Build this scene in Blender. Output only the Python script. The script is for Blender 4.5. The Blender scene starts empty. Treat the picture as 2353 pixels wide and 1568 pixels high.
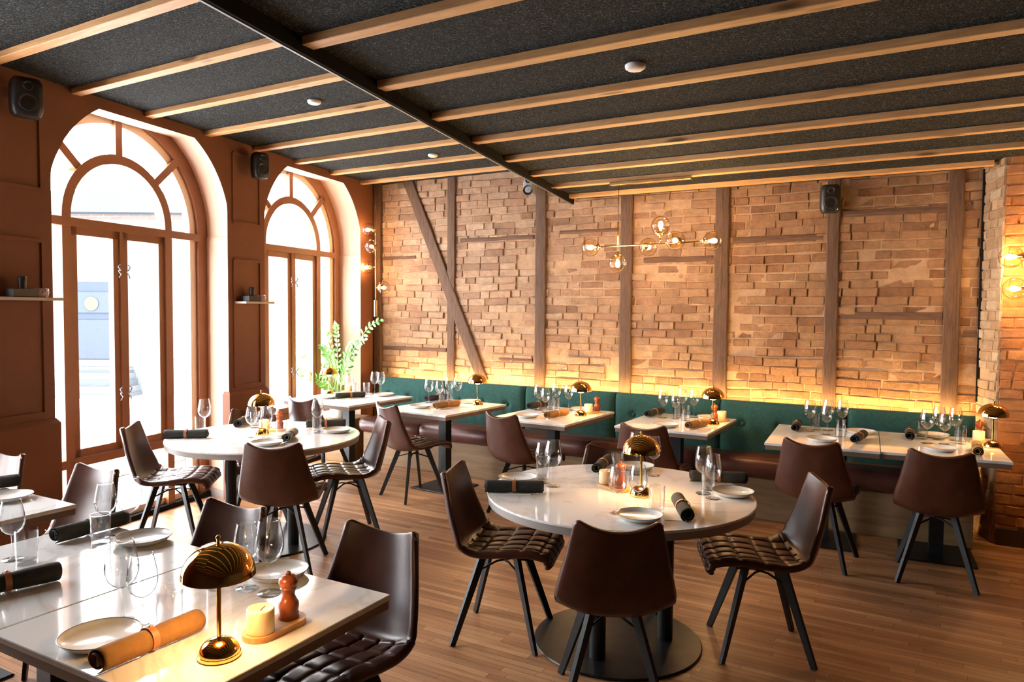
import bpy, math, random
from mathutils import Vector, Matrix, noise
PI = math.pi
scene = bpy.context.scene
COL = scene.collection
rnd = random.Random(7)

# ------------------------------------------------------------------ camera
F_PX = 1687.3
cd = bpy.data.cameras.new('camera')
cd.sensor_width = 36.0
cd.lens = F_PX / 2353.0 * 36.0
cd.clip_start = 0.05
cam = bpy.data.objects.new('camera', cd)
COL.objects.link(cam)
yw, pt, rl = -.528, .043, .007
Fv = Vector((math.sin(yw)*math.cos(pt), math.cos(yw)*math.cos(pt), -math.sin(pt)))
R0 = Vector((math.cos(yw), -math.sin(yw), 0))
U0 = R0.cross(Fv)
Rv = R0*math.cos(rl) + U0*math.sin(rl)
Uv = -R0*math.sin(rl) + U0*math.cos(rl)
cam.matrix_world = Matrix(((Rv.x, Uv.x, -Fv.x, 0), (Rv.y, Uv.y, -Fv.y, 0), (Rv.z, Uv.z, -Fv.z, 1.65), (0, 0, 0, 1)))
scene.camera = cam

# ------------------------------------------------------------------ world, exposure
SKY = 15.0
w = bpy.data.worlds.new('overcast_sky'); scene.world = w; w.use_nodes = True
bg = w.node_tree.nodes['Background']
bg.inputs[0].default_value = (0.95, 0.97, 1.0, 1); bg.inputs[1].default_value = SKY
vs = scene.view_settings
vs.view_transform = 'Standard'; vs.look = 'None'; vs.gamma = 1.0; vs.use_curve_mapping = False
vs.exposure = 1.0
scene.cycles.transparent_max_bounces = 32

# ------------------------------------------------------------------ light strengths
LED, BULB, LAMP = 75.0, 260.0, 48.0
WARM = (1.0, 0.62, 0.22); WARM2 = (1.0, 0.66, 0.32)

# ------------------------------------------------------------------ helpers
class MB:
    def __init__(s): s.v = []; s.f = []; s.c = None
    def add(s, vs_, fs):
        n = len(s.v); s.v += [tuple(p) for p in vs_]; s.f += [tuple(i+n for i in f) for f in fs]; return s
    def box(s, c, d, rz=0, taper=None, rot=None):
        x, y, z = (k/2 for k in d)
        t = taper or 1.0
        P = [(-x*t,-y*t,-z),(x*t,-y*t,-z),(x*t,y*t,-z),(-x*t,y*t,-z),(-x,-y,z),(x,-y,z),(x,y,z),(-x,y,z)]
        m = rot if rot is not None else Matrix.Rotation(rz, 3, 'Z')
        P = [m @ Vector(p) + Vector(c) for p in P]
        return s.add(P, [(0,3,2,1),(4,5,6,7),(0,1,5,4),(1,2,6,5),(2,3,7,6),(3,0,4,7)])
    def bbox(s, c, d, b=.004, rz=0):
        # box with chamfered edges
        x, y, z = (k/2 for k in d); m = Matrix.Rotation(rz, 3, 'Z'); b = min(b, x*.9, y*.9, z*.9)
        ring = lambda e, zz: [(-x+e,-y+e+0,zz),(x-e,-y+e,zz),(x-e,y-e,zz),(-x+e,y-e,zz)]
        rings = [ring(b,-z), ring(0,-z+b), ring(0,z-b), ring(b,z)]
        P = [m @ Vector(p) + Vector(c) for r in rings for p in r]; f = [(3,2,1,0),(12,13,14,15)]
        for k in range(3):
            for i in range(4): a = k*4; j = (i+1) % 4; f.append((a+i, a+j, a+4+j, a+4+i))
        return s.add(P, f)
    def beam(s, a, b, wx, wy, wx2=None, wy2=None, up=(0,0,1)):
        a = Vector(a); b = Vector(b); d = (b-a).normalized(); up = Vector(up)
        if abs(d.dot(up)) > .98: up = Vector((0,1,0))
        X = d.cross(up).normalized(); Y = X.cross(d)
        wx2 = wx if wx2 is None else wx2; wy2 = wy if wy2 is None else wy2
        P = []
        for p, q, r in ((a, wx, wy), (b, wx2, wy2)):
            for i, j in ((-1,-1),(1,-1),(1,1),(-1,1)): P.append(p + X*i*q/2 + Y*j*r/2)
        return s.add(P, [(3,2,1,0),(4,5,6,7),(0,1,5,4),(1,2,6,5),(2,3,7,6),(3,0,4,7)])
    def lathe(s, prof, n=32, c=(0,0,0), close=True):
        c = Vector(c); P = []; f = []
        for r, z in prof:
            for i in range(n):
                a = 2*PI*i/n; P.append(c + Vector((r*math.cos(a), r*math.sin(a), z)))
        for k in range(len(prof)-1):
            for i in range(n): j = (i+1) % n; f.append((k*n+i, k*n+j, (k+1)*n+j, (k+1)*n+i))
        if close:
            if prof[0][0] > 1e-5: f.append(tuple(range(n-1, -1, -1)))
            if prof[-1][0] > 1e-5: f.append(tuple((len(prof)-1)*n+i for i in range(n)))
        return s.add(P, f)
    def tube(s, pts, r, n=8, closed=False):
        pts = [Vector(p) for p in pts]; m = len(pts); P = []; f = []; prev = None
        for k, p in enumerate(pts):
            if closed: d = pts[(k+1) % m] - pts[k-1]
            else: d = pts[min(k+1, m-1)] - pts[max(k-1, 0)]
            d.normalize()
            if prev is None:
                X = d.cross(Vector((0,0,1)));
                if X.length < .05: X = d.cross(Vector((0,1,0)))
            else: X = prev - d*prev.dot(d)
            X.normalize(); prev = X; Y = d.cross(X)
            rr = r[k] if isinstance(r, (list, tuple)) else r
            for i in range(n): a = 2*PI*i/n; P.append(p + X*rr*math.cos(a) + Y*rr*math.sin(a))
        for k in range(m if closed else m-1):
            k2 = (k+1) % m
            for i in range(n): j = (i+1) % n; f.append((k*n+i, k*n+j, k2*n+j, k2*n+i))
        if not closed: f.append(tuple(range(n-1,-1,-1))); f.append(tuple((m-1)*n+i for i in range(n)))
        return s.add(P, f)
    def prism(s, poly, z0, z1):
        n = len(poly)
        P = [(x,y,z0) for x,y in poly] + [(x,y,z1) for x,y in poly]
        return s.add(P, [tuple(range(n-1,-1,-1)), tuple(range(n,2*n))] + [(i,(i+1)%n,n+(i+1)%n,n+i) for i in range(n)])
    def sphere(s, c, r, n=24, m=12, sz=1.0):
        prof = [(max(1e-6, r*math.sin(PI*k/m)), -r*sz*math.cos(PI*k/m)) for k in range(m+1)]
        return s.lathe(prof, n, c, close=False)
    def grid(s, fn, nu, nv):
        n = len(s.v)
        P = [fn(i/nu, j/nv) for i in range(nu+1) for j in range(nv+1)]
        f = [(i*(nv+1)+j, (i+1)*(nv+1)+j, (i+1)*(nv+1)+j+1, i*(nv+1)+j+1) for i in range(nu) for j in range(nv)]
        return s.add(P, f)
    def obj(s, name, mat, parent=None, smooth=False, loc=None, rz=None, auto=None):
        me = bpy.data.meshes.new(name); me.from_pydata(s.v, [], s.f); me.materials.append(mat)
        if smooth or auto:
            me.polygons.foreach_set('use_smooth', [True]*len(me.polygons))
        if s.c is not None:
            at = me.color_attributes.new('tint', 'FLOAT_COLOR', 'POINT')
            at.data.foreach_set('color', [k for c in s.c for k in (c[0], c[1], c[2], 1.0)])
        me.update()
        if auto: me.set_sharp_from_angle(angle=math.radians(auto))
        o = bpy.data.objects.new(name, me); COL.objects.link(o)
        if parent is not None: o.parent = parent
        if loc is not None: o.location = loc
        if rz is not None: o.rotation_euler = (0, 0, rz)
        return o

def tag(o, label, cat, group=None):
    o['label'] = label; o['category'] = cat
    if group: o['group'] = group
    return o
def thing(name, label, cat, loc=(0,0,0), rz=0, group=None):
    o = bpy.data.objects.new(name, None); COL.objects.link(o)
    o.location = loc; o.rotation_euler = (0, 0, rz); o.empty_display_size = .05
    return tag(o, label, cat, group)
def struct(o): o['kind'] = 'structure'; return o
def dup(root, loc, rz, label, group=None, keep=None):
    r = root.copy(); COL.objects.link(r); r.location = loc; r.rotation_euler = (0, 0, rz)
    r['label'] = label
    if group: r['group'] = group
    for ch in root.children:
        c = ch.copy(); COL.objects.link(c); c.parent = r
        for g in ch.children:
            d = g.copy(); COL.objects.link(d); d.parent = c
    return r
class Proto:
    """first use moves the prototype itself, later uses copy it"""
    def __init__(s, root): s.root = root; s.used = False
    def put(s, loc, rz, label, group=None):
        if not s.used:
            s.used = True; r = s.root; r.location = loc; r.rotation_euler = (0,0,rz); r['label'] = label
            if group: r['group'] = group
            return r
        return dup(s.root, loc, rz, label, group)

# ------------------------------------------------------------------ materials
def new(name):
    m = bpy.data.materials.new(name); m.use_nodes = True
    nt = m.node_tree; return m, nt, nt.nodes['Principled BSDF']
def N(nt, t, **k):
    n = nt.nodes.new(t)
    for a, b in k.items(): setattr(n, a, b)
    return n
def coords(nt, scale=(1,1,1), kind='Object', rot=(0,0,0)):
    tc = N(nt, 'ShaderNodeTexCoord'); mp = N(nt, 'ShaderNodeMapping')
    mp.inputs['Scale'].default_value = scale; mp.inputs['Rotation'].default_value = rot
    nt.links.new(tc.outputs[kind], mp.inputs['Vector']); return mp.outputs['Vector']
def noisy(nt, vec, scale, detail=4, rough=.6, dist=0.0):
    n = N(nt, 'ShaderNodeTexNoise'); n.inputs['Scale'].default_value = scale
    n.inputs['Detail'].default_value = detail; n.inputs['Roughness'].default_value = rough
    n.inputs['Distortion'].default_value = dist
    nt.links.new(vec, n.inputs['Vector']); return n.outputs['Fac']
def ramp(nt, fac, stops):
    r = N(nt, 'ShaderNodeValToRGB'); e = r.color_ramp.elements
    while len(e) < len(stops): e.new(.5)
    for k, (p, c) in enumerate(stops):
        e[k].position = p; e[k].color = (*c, 1) if len(c) == 3 else c
    nt.links.new(fac, r.inputs['Fac']); return r.outputs['Color']
def bump(nt, bs, h, strength=.3, dist=.01):
    b = N(nt, 'ShaderNodeBump'); b.inputs['Strength'].default_value = strength; b.inputs['Distance'].default_value = dist
    nt.links.new(h, b.inputs['Height']); nt.links.new(b.outputs['Normal'], bs.inputs['Normal'])
def mat(name, col, rough=.5, metal=0, scale=None, var=.15, bstr=0, bdist=.002, bscale=None, spec=None, coat=0):
    m, nt, bs = new(name)
    bs.inputs['Base Color'].default_value = (*col, 1); bs.inputs['Roughness'].default_value = rough
    bs.inputs['Metallic'].default_value = metal
    if spec is not None: bs.inputs['Specular IOR Level'].default_value = spec
    if coat: bs.inputs['Coat Weight'].default_value = coat; bs.inputs['Coat Roughness'].default_value = .1
    vec = coords(nt)
    if scale:
        f = noisy(nt, vec, scale)
        a = tuple(max(0, c*(1-var)) for c in col); b = tuple(min(1, c*(1+var)) for c in col)
        nt.links.new(ramp(nt, f, [(.3, a), (.7, b)]), bs.inputs['Base Color'])
    if bstr: bump(nt, bs, noisy(nt, vec, bscale or 60), bstr, bdist)
    return m
def wood(name, c1, c2, axis=0, rough=.5, scale=6, stretch=14, bstr=.15, knots=False):
    m, nt, bs = new(name)
    sc = [scale*stretch/4]*3; sc[axis] = scale/4
    vec = coords(nt, tuple(sc))
    f = noisy(nt, vec, 2.0, 6, .65, .6)
    colr = ramp(nt, f, [(.3, c1), (.7, c2)])
    if knots:
        k = N(nt, 'ShaderNodeTexVoronoi'); k.inputs['Scale'].default_value = 1.0
        s2 = [9]*3; s2[axis] = 2.2
        nt.links.new(coords(nt, tuple(s2)), k.inputs['Vector'])
        kr = ramp(nt, k.outputs['Distance'], [(.10, tuple(c*.25 for c in c1)), (.2, (1,1,1))])
        mx = N(nt, 'ShaderNodeMix', data_type='RGBA', blend_type='MULTIPLY'); mx.inputs[0].default_value = .8
        nt.links.new(colr, mx.inputs[6]); nt.links.new(kr, mx.inputs[7]); colr = mx.outputs[2]
    nt.links.new(colr, bs.inputs['Base Color'])
    bs.inputs['Roughness'].default_value = rough
    bump(nt, bs, f, bstr, .004)
    return m
def thinglass(name, tint=(1,1,1), edge=(.62,.66,.70), ior=1.45, rough=.0, rim=2.2):
    m = bpy.data.materials.new(name); m.use_nodes = True; nt = m.node_tree; nt.nodes.clear()
    out = N(nt, 'ShaderNodeOutputMaterial'); tr = N(nt, 'ShaderNodeBsdfTransparent'); gl = N(nt, 'ShaderNodeBsdfGlossy')
    gl.inputs['Roughness'].default_value = rough
    lw = N(nt, 'ShaderNodeLayerWeight'); lw.inputs['Blend'].default_value = .5
    pw = N(nt, 'ShaderNodeMath', operation='POWER'); nt.links.new(lw.outputs['Facing'], pw.inputs[0]); pw.inputs[1].default_value = 3.2
    fr = N(nt, 'ShaderNodeMath', operation='MULTIPLY_ADD'); nt.links.new(pw.outputs[0], fr.inputs[0])
    f0 = ((ior-1)/(ior+1))**2; fr.inputs[1].default_value = .9-f0; fr.inputs[2].default_value = f0
    r = ramp(nt, lw.outputs['Facing'], [(.0, tint), (.62, tint), (.93, edge)])
    nt.links.new(r, tr.inputs['Color'])
    mx = N(nt, 'ShaderNodeMixShader'); nt.links.new(fr.outputs[0], mx.inputs[0])
    nt.links.new(tr.outputs[0], mx.inputs[1]); nt.links.new(gl.outputs[0], mx.inputs[2])
    nt.links.new(mx.outputs[0], out.inputs[0]); return m
def emit(name, col, s):
    m = bpy.data.materials.new(name); m.use_nodes = True; nt = m.node_tree; nt.nodes.clear()
    out = N(nt, 'ShaderNodeOutputMaterial'); e = N(nt, 'ShaderNodeEmission')
    e.inputs[0].default_value = (*col, 1); e.inputs[1].default_value = s
    nt.links.new(e.outputs[0], out.inputs[0]); return m

M = {}
M['plaster'] = mat('terracotta_plaster', (.20, .070, .030), .7, scale=3, var=.10, bstr=.25, bscale=25, bdist=.004)
M['reveal'] = mat('peach_reveal', (.60, .40, .28), .65, scale=3, var=.05)  # paler peach tone than the plaster face
M['frame'] = mat('terracotta_painted_wood', (.27, .105, .042), .45, scale=8, var=.08)
M['whitewood'] = mat('pale_painted_wood', (.80, .62, .46), .5)
M['pine_x'] = wood('pine', (.47, .225, .082), (.72, .405, .165), 0, .55, 8, 12, .1, knots=True)
M['steel_edge'] = mat('grey_metal_edge', (.25, .25, .26), .4, .6)
M['dark_board'] = mat('dark_board', (.010, .009, .008), .8, scale=20, var=.3, spec=.1)
M['timber'] = wood('old_timber', (.055, .026, .013), (.155, .080, .042), 2, .8, 12, 14, .9)
M['timber_h'] = wood('old_timber_flat', (.07, .035, .02), (.17, .085, .045), 0, .85, 12, 12, .8)
M['mortar'] = mat('lime_mortar', (.42, .26, .15), .95, scale=9, var=.2, bstr=.6, bscale=40, bdist=.01)
M['black_metal'] = mat('black_powder_coat', (.012, .013, .014), .45, .3, bstr=.05, bscale=300)
M['dark_disc'] = mat('dark_floor_plate', (.03, .028, .026), .35, .6, scale=12, var=.4)
M['brass'] = mat('polished_brass', (.90, .56, .16), .07, 1, bstr=.0)
M['brass_soft'] = mat('satin_brass', (.85, .58, .26), .25, 1)
M['wood_tray'] = wood('tray_wood', (.50, .24, .08), (.72, .40, .16), 0, .5, 20, 6, .05)
M['mill'] = wood('red_brown_turned_wood', (.17, .035, .012), (.30, .075, .025), 2, .3, 20, 4, .02)
M['candle'] = mat('cream_wax', (.85, .68, .42), .5)
M['wick'] = mat('charred_wick', (.02, .015, .01), .9)
M['nap_dark'] = mat('charcoal_linen', (.035, .033, .028), .9, scale=30, var=.2, bstr=.4, bscale=500, bdist=.002)
M['nap_tan'] = mat('olive_tan_linen', (.26, .13, .035), .9, scale=30, var=.15, bstr=.4, bscale=500, bdist=.002)
M['nap_grey'] = mat('grey_linen', (.22, .23, .23), .9, scale=30, var=.15, bstr=.4, bscale=500, bdist=.002)
M['strap'] = mat('tan_leather_strap', (.45, .16, .06), .5)
M['paper'] = mat('white_paper', (.85, .85, .84), .8)
M['plate'] = mat('glazed_stoneware', (.78, .76, .72), .18, scale=10, var=.05)
M['plate_rim'] = mat('grey_brown_rim', (.25, .20, .16), .3)
M['teal'] = mat('teal_wool_fabric', (.017, .076, .066), .95, scale=40, var=.2, bstr=.5, bscale=400, bdist=.003)
M['bench_leather'] = mat('oxblood_leather', (.105, .035, .026), .32, scale=5, var=.2, bstr=.25, bscale=14, bdist=.01)
M['bench_wood'] = wood('bench_ply', (.17, .092, .038), (.28, .165, .072), 0, .6, 4, 10, .05)
M['pot'] = mat('pale_green_ceramic', (.55, .60, .55), .5, scale=5, var=.08)
M['soil'] = mat('potting_soil', (.03, .02, .012), 1, bstr=.8, bscale=80)
M['leaf'] = mat('glossy_green_leaf', (.11, .32, .045), .4, scale=15, var=.3)
M['stemg'] = mat('green_stem', (.22, .36, .10), .5)
M['speaker'] = mat('black_speaker_shell', (.015, .015, .016), .4)
M['speaker_grey'] = mat('grey_speaker_shell', (.30, .32, .34), .4)
M['cone'] = mat('black_speaker_cone', (.03, .03, .032), .25)
M['white_plastic'] = mat('white_plastic', (.75, .73, .70), .4)
M['cable'] = mat('black_cable', (.01, .01, .01), .6)
M['winglass'] = thinglass('window_glass', (.97, .98, .98), (.8, .85, .85), 1.45)
M['glass'] = thinglass('clear_wine_glass', (.975, .98, .98), (.30, .33, .36), 1.7)
M['cutglass'] = thinglass('cut_tumbler_glass', (.95, .955, .96), (.42, .45, .48), 1.8)
M['smoke'] = thinglass('smoked_amber_glass', (.95, .86, .72), (.72, .56, .38), 1.5)
M['bulb'] = emit('glowing_filament_bulb', WARM2, BULB)
M['dimbulb'] = emit('dimmed_filament_bulb', WARM2, BULB*.35)
M['lampbulb'] = emit('glowing_lamp_bulb', WARM2, LAMP)
M['led'] = emit('warm_led_strip', WARM, LED)
M['bowl_lilac'] = mat('textured_pink_glass', (.45, .28, .25), .15, scale=20, var=.4, bstr=1, bscale=60, bdist=.01)
M['green_led'] = emit('green_led', (.2, 1, .1), 4)

# leather of the chairs
m, nt, bs = new('brown_chair_leather'); M['leather'] = m
vec = coords(nt)
nt.links.new(ramp(nt, noisy(nt, vec, 7, 5), [(.3, (.050, .015, .008)), (.7, (.090, .031, .017))]), bs.inputs['Base Color'])
bs.inputs['Roughness'].default_value = .31; bs.inputs['Specular IOR Level'].default_value = .42
bump(nt, bs, noisy(nt, vec, 220, 3), .12, .002)

# marble
def marble(name):
    m, nt, bs = new(name)
    vec = coords(nt)
    f = noisy(nt, vec, 1.5, 7, .58, 1.2)
    v = ramp(nt, f, [(.0, (.82,.81,.80)), (.47, (.80,.79,.775)), (.50, (.70,.66,.61)), (.53, (.81,.80,.79)), (1, (.84,.83,.82))])
    nt.links.new(v, bs.inputs['Base Color']); bs.inputs['Roughness'].default_value = .07
    return m
M['marble'] = marble('white_marble')
M['marble_edge'] = mat('brown_table_edge', (.20, .13, .09), .4)
M['grey_edge'] = mat('grey_table_rim', (.30, .27, .25), .45)

# floor: narrow oak staves
m, nt, bs = new('oak_stave_floor'); M['floor'] = m
tc = N(nt, 'ShaderNodeTexCoord'); sep = N(nt, 'ShaderNodeSeparateXYZ'); nt.links.new(tc.outputs['Object'], sep.inputs[0])
br = N(nt, 'ShaderNodeTexBrick'); br.offset = .37; br.offset_frequency = 2; br.squash = 1
br.inputs['Scale'].default_value = 1.0; br.inputs['Brick Width'].default_value = .62; br.inputs['Row Height'].default_value = .042
br.inputs['Mortar Size'].default_value = .0012; br.inputs['Mortar Smooth'].default_value = .3; br.inputs['Bias'].default_value = 0
br.inputs['Color1'].default_value = (.0, .0, .0, 1); br.inputs['Color2'].default_value = (1, 1, 1, 1); br.inputs['Mortar'].default_value = (.2,.2,.2,1)
dv = N(nt, 'ShaderNodeMath', operation='DIVIDE'); nt.links.new(sep.outputs['Y'], dv.inputs[0]); dv.inputs[1].default_value = .042
fl = N(nt, 'ShaderNodeMath', operation='FLOOR'); nt.links.new(dv.outputs[0], fl.inputs[0])
wn = N(nt, 'ShaderNodeTexWhiteNoise', noise_dimensions='1D'); nt.links.new(fl.outputs[0], wn.inputs['W'])
ad = N(nt, 'ShaderNodeMath', operation='MULTIPLY_ADD'); nt.links.new(wn.outputs['Value'], ad.inputs[0]); ad.inputs[1].default_value = 3.1; nt.links.new(sep.outputs['X'], ad.inputs[2])
cb = N(nt, 'ShaderNodeCombineXYZ'); nt.links.new(ad.outputs[0], cb.inputs[0]); nt.links.new(sep.outputs['Y'], cb.inputs[1])
nt.links.new(cb.outputs[0], br.inputs['Vector'])
g = noisy(nt, coords(nt, (1.2, 22, 1)), 3, 6, .6, .4)
g2 = noisy(nt, coords(nt, (.7, 9, 1)), 2.0, 3, .6)
mx = N(nt, 'ShaderNodeMix', data_type='RGBA'); mx.inputs[0].default_value = .55
nt.links.new(br.outputs['Color'], mx.inputs[6]); nt.links.new(g, mx.inputs[7])
mx2 = N(nt, 'ShaderNodeMix', data_type='RGBA'); mx2.inputs[0].default_value = .35
nt.links.new(mx.outputs[2], mx2.inputs[6]); nt.links.new(g2, mx2.inputs[7])
c = ramp(nt, mx2.outputs[2], [(.2, (.15, .058, .023)), (.5, (.37, .172, .074)), (.8, (.58, .33, .165))])
mm = N(nt, 'ShaderNodeMix', data_type='RGBA', blend_type='MIX'); nt.links.new(br.outputs['Fac'], mm.inputs[0])
nt.links.new(c, mm.inputs[6]); mm.inputs[7].default_value = (.08, .04, .02, 1)
nt.links.new(mm.outputs[2], bs.inputs['Base Color']); bs.inputs['Roughness'].default_value = .38
bump(nt, bs, g, .12, .003)

# black wood wool ceiling board
m, nt, bs = new('black_wood_wool_board'); M['wool'] = m
vec = coords(nt)
f1 = noisy(nt, vec, 26, 4, .8, 5.0); f2 = noisy(nt, vec, 60, 2, .7, 4.0)
mx = N(nt, 'ShaderNodeMath', operation='MULTIPLY'); nt.links.new(f1, mx.inputs[0]); nt.links.new(f2, mx.inputs[1])
nt.links.new(ramp(nt, mx.outputs[0], [(.18, (.006, .006, .006)), (.27, (.021, .023, .022)), (.36, (.21, .225, .215))]), bs.inputs['Base Color'])
bs.inputs['Roughness'].default_value = .9; bs.inputs['Specular IOR Level'].default_value = .15
bump(nt, bs, mx.outputs[0], 1.0, .02)

# brick (each brick carries its own tint)
def brickmat(name, patch=.5, gain=1.0):
    m, nt, bs = new(name)
    at = N(nt, 'ShaderNodeVertexColor', layer_name='tint'); vec = coords(nt)
    f = noisy(nt, vec, 14, 6, .7, .4)
    mul = N(nt, 'ShaderNodeMix', data_type='RGBA', blend_type='MULTIPLY'); mul.inputs[0].default_value = 1
    nt.links.new(at.outputs['Color'], mul.inputs[6]); nt.links.new(ramp(nt, f, [(.25, (.62*gain,)*3), (.75, (1.2*gain,)*3)]), mul.inputs[7])
    p = ramp(nt, noisy(nt, vec, 3.2, 7, .72, .6), [(.50, (0,0,0)), (.66, (patch,)*3)])
    mx = N(nt, 'ShaderNodeMix', data_type='RGBA'); nt.links.new(p, mx.inputs[0])
    nt.links.new(mul.outputs[2], mx.inputs[6]); mx.inputs[7].default_value = (.58*gain, .38*gain, .24*gain, 1)
    nt.links.new(mx.outputs[2], bs.inputs['Base Color']); bs.inputs['Roughness'].default_value = .92
    bump(nt, bs, noisy(nt, vec, 38, 8, .75), .9, .018)
    return m
M['brick'] = brickmat('old_brick', .12)
M['brick_pale'] = brickmat('pale_brick', .3)
M['brick_orange'] = brickmat('orange_brick', .12)

# ------------------------------------------------------------------ room frame
D = -.195
Tx, Ty = math.sin(D), math.cos(D)           # along the window wall (s)
Nx, Ny = math.cos(D), -math.sin(D)          # out of it into the room (w measured behind)
def W(s, z, w): return Vector((-w*Nx + s*Tx, -w*Ny + s*Ty, z))
RZW = math.atan2(Ny, Nx)
CW = .0
ZL, ZR = 3.039, 2.703            # beam undersides, left and right ceiling
PL, PR = 3.074, 2.738            # board undersides
YB = 6.60                        # brick wall face
WP, WF = 4.32, 4.60              # plaster face, window frame front
XR = 4.6; YF = -2.6

# floor
def xw(y, w): return (-w - (y*Ny))/Nx if False else (-w*1.0 - y*Ny)/Nx
poly = [(xw(YF, 4.72), YF), (XR, YF), (XR, YB+.1), (xw(YB+.1, 4.72), YB+.1)]
struct(MB().prism(poly, -.12, 0).obj('floor', M['floor']))

# ceiling boards (left higher), fascia between
FW = 1.78
def wl(y, w): return (xw(y, w), y)
pl = [wl(YF, 4.9), wl(YF, FW+.02), wl(YB+.05, FW+.02), wl(YB+.05, 4.9)]
struct(MB().prism(pl, PL, PL+.04).obj('ceiling', M['wool']))
pr = [wl(YF, FW+.0), (XR, YF), (XR, YB+.05), wl(YB+.05, FW+.0)]
struct(MB().prism(pr, PR, PR+.04).obj('ceiling', M['wool']))
roofp = [wl(YF-.2, 5.0), (XR+.2, YF-.2), (XR+.2, YB+.4), wl(YB+.4, 5.0)]
struct(MB().prism(roofp, 3.25, 3.35).obj('ceiling', M['dark_board']))
fm = MB(); y1 = YB-.12
fm.prism([wl(YF, FW+.02), wl(YF, FW), wl(y1, FW), wl(y1, FW+.02)], 2.672, 3.08)
fa = struct(fm.obj('trim_1', M['dark_board']))
fe = MB(); fe.prism([wl(YF, FW+.024), wl(YF, FW+.014), wl(y1, FW+.014), wl(y1, FW+.024)], 2.668, 2.676)
fe.obj('metal_edge', M['steel_edge'], fa)

# pine beams
tn = [1]
def trim(mb, m, smooth=False, parent=None, auto=None):
    tn[0] += 1
    return struct(mb.obj('trim_%d' % tn[0], m, parent, smooth, auto=auto))
for k in range(15):
    y = 6.317 - .59*k
    xa = xw(y, WP); xb = xw(y, FW+.02)
    trim(MB().bbox(((xa+xb)/2, y, ZL+.02), (xb-xa, .066, .04), .003), M['pine_x'])
    xc = xw(y, FW); xd = .30 if y > 6.2 else XR
    trim(MB().bbox(((xc+xd)/2+.002, y, ZR+.02), (xd-xc-.004, .066, .04), .003), M['pine_x'])

# window wall: plaster face with arched openings, splayed reveals
CS = [2.18, 4.30, 6.43]          # three windows          # opening centres
def prof(c, half, r, zc, cut, notch, n=14):
    P = [(c+half, 0.0), (c+half, zc-.04), (c+half+notch, zc-.02)]
    a1 = math.asin((cut-zc)/r)
    for k in range(n+1): a = a1*k/n; P.append((c + r*math.cos(a), zc + r*math.sin(a)))
    Q = [(2*c - s, z) for s, z in reversed(P)]
    return P + Q
wm = MB(); rv = MB(); S0, S1 = YF/Ty-.3, 7.85
prev = S0; ZT = 3.12
for i, c in enumerate(CS):
    half = .81 if i < 2 else .835
    pf = prof(c, half, half+.03, 2.28, 2.995, .03)
    cb = c-.02 if i < 2 else c-.04
    pb = prof(cb, .90, .91, 2.28, 3.03, .01)
    L = pf[-1][0]; Rr = pf[0][0]
    wm.add([W(prev,0,WP), W(L,0,WP), W(L,ZT,WP), W(prev,ZT,WP)], [(0,1,2,3)])
    n = len(pf)
    for k in range(n-1):
        a, b = pf[k], pf[k+1]; ab, bb = pb[k], pb[k+1]
        if abs(a[0]-b[0]) > 1e-4 and b[1] > 2:
            s_a = max(min(a[0], Rr), L) ; s_b = max(min(b[0], Rr), L)
            if abs(s_a-s_b) > 1e-4:
                wm.add([W(s_a,a[1],WP), W(s_b,b[1],WP), W(s_b,ZT,WP), W(s_a,ZT,WP)], [(0,1,2,3)])
        rv.add([W(a[0],a[1],WP), W(b[0],b[1],WP), W(bb[0],bb[1],WF), W(ab[0],ab[1],WF)], [(0,1,2,3)])
    # back skin behind the plaster
    prev = Rr
wm.add([W(prev,0,WP), W(S1,0,WP), W(S1,ZT,WP), W(prev,ZT,WP)], [(0,1,2,3)])
# outer skin
prev = S0
for i, c in enumerate(CS):
    cb = c-.02 if i < 2 else c-.04
    pb = prof(cb, .90, .91, 2.28, 3.03, .01)
    L = pb[-1][0]; Rr = pb[0][0]
    wm.add([W(prev,-.3,WF), W(L,-.3,WF), W(L,3.3,WF), W(prev,3.3,WF)], [(0,1,2,3)])
    for k in range(len(pb)-1):
        a, b = pb[k], pb[k+1]
        if b[1] > 2 and abs(a[0]-b[0]) > 1e-4:
            sa = max(min(a[0],Rr),L); sb = max(min(b[0],Rr),L)
            if abs(sa-sb) > 1e-4: wm.add([W(sa,a[1],WF), W(sb,b[1],WF), W(sb,3.3,WF), W(sa,3.3,WF)], [(0,1,2,3)])
    wm.add([W(L,-.3,WF), W(Rr,-.3,WF), W(Rr,-.02,WF), W(L,-.02,WF)], [(0,1,2,3)])
    prev = Rr
wm.add([W(prev,-.3,WF), W(S1,-.3,WF), W(S1,3.3,WF), W(prev,3.3,WF)], [(0,1,2,3)])
wl_o = struct(wm.obj('wall_left', M['plaster'])); rv.obj('window_reveal', M['reveal'], wl_o)

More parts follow.
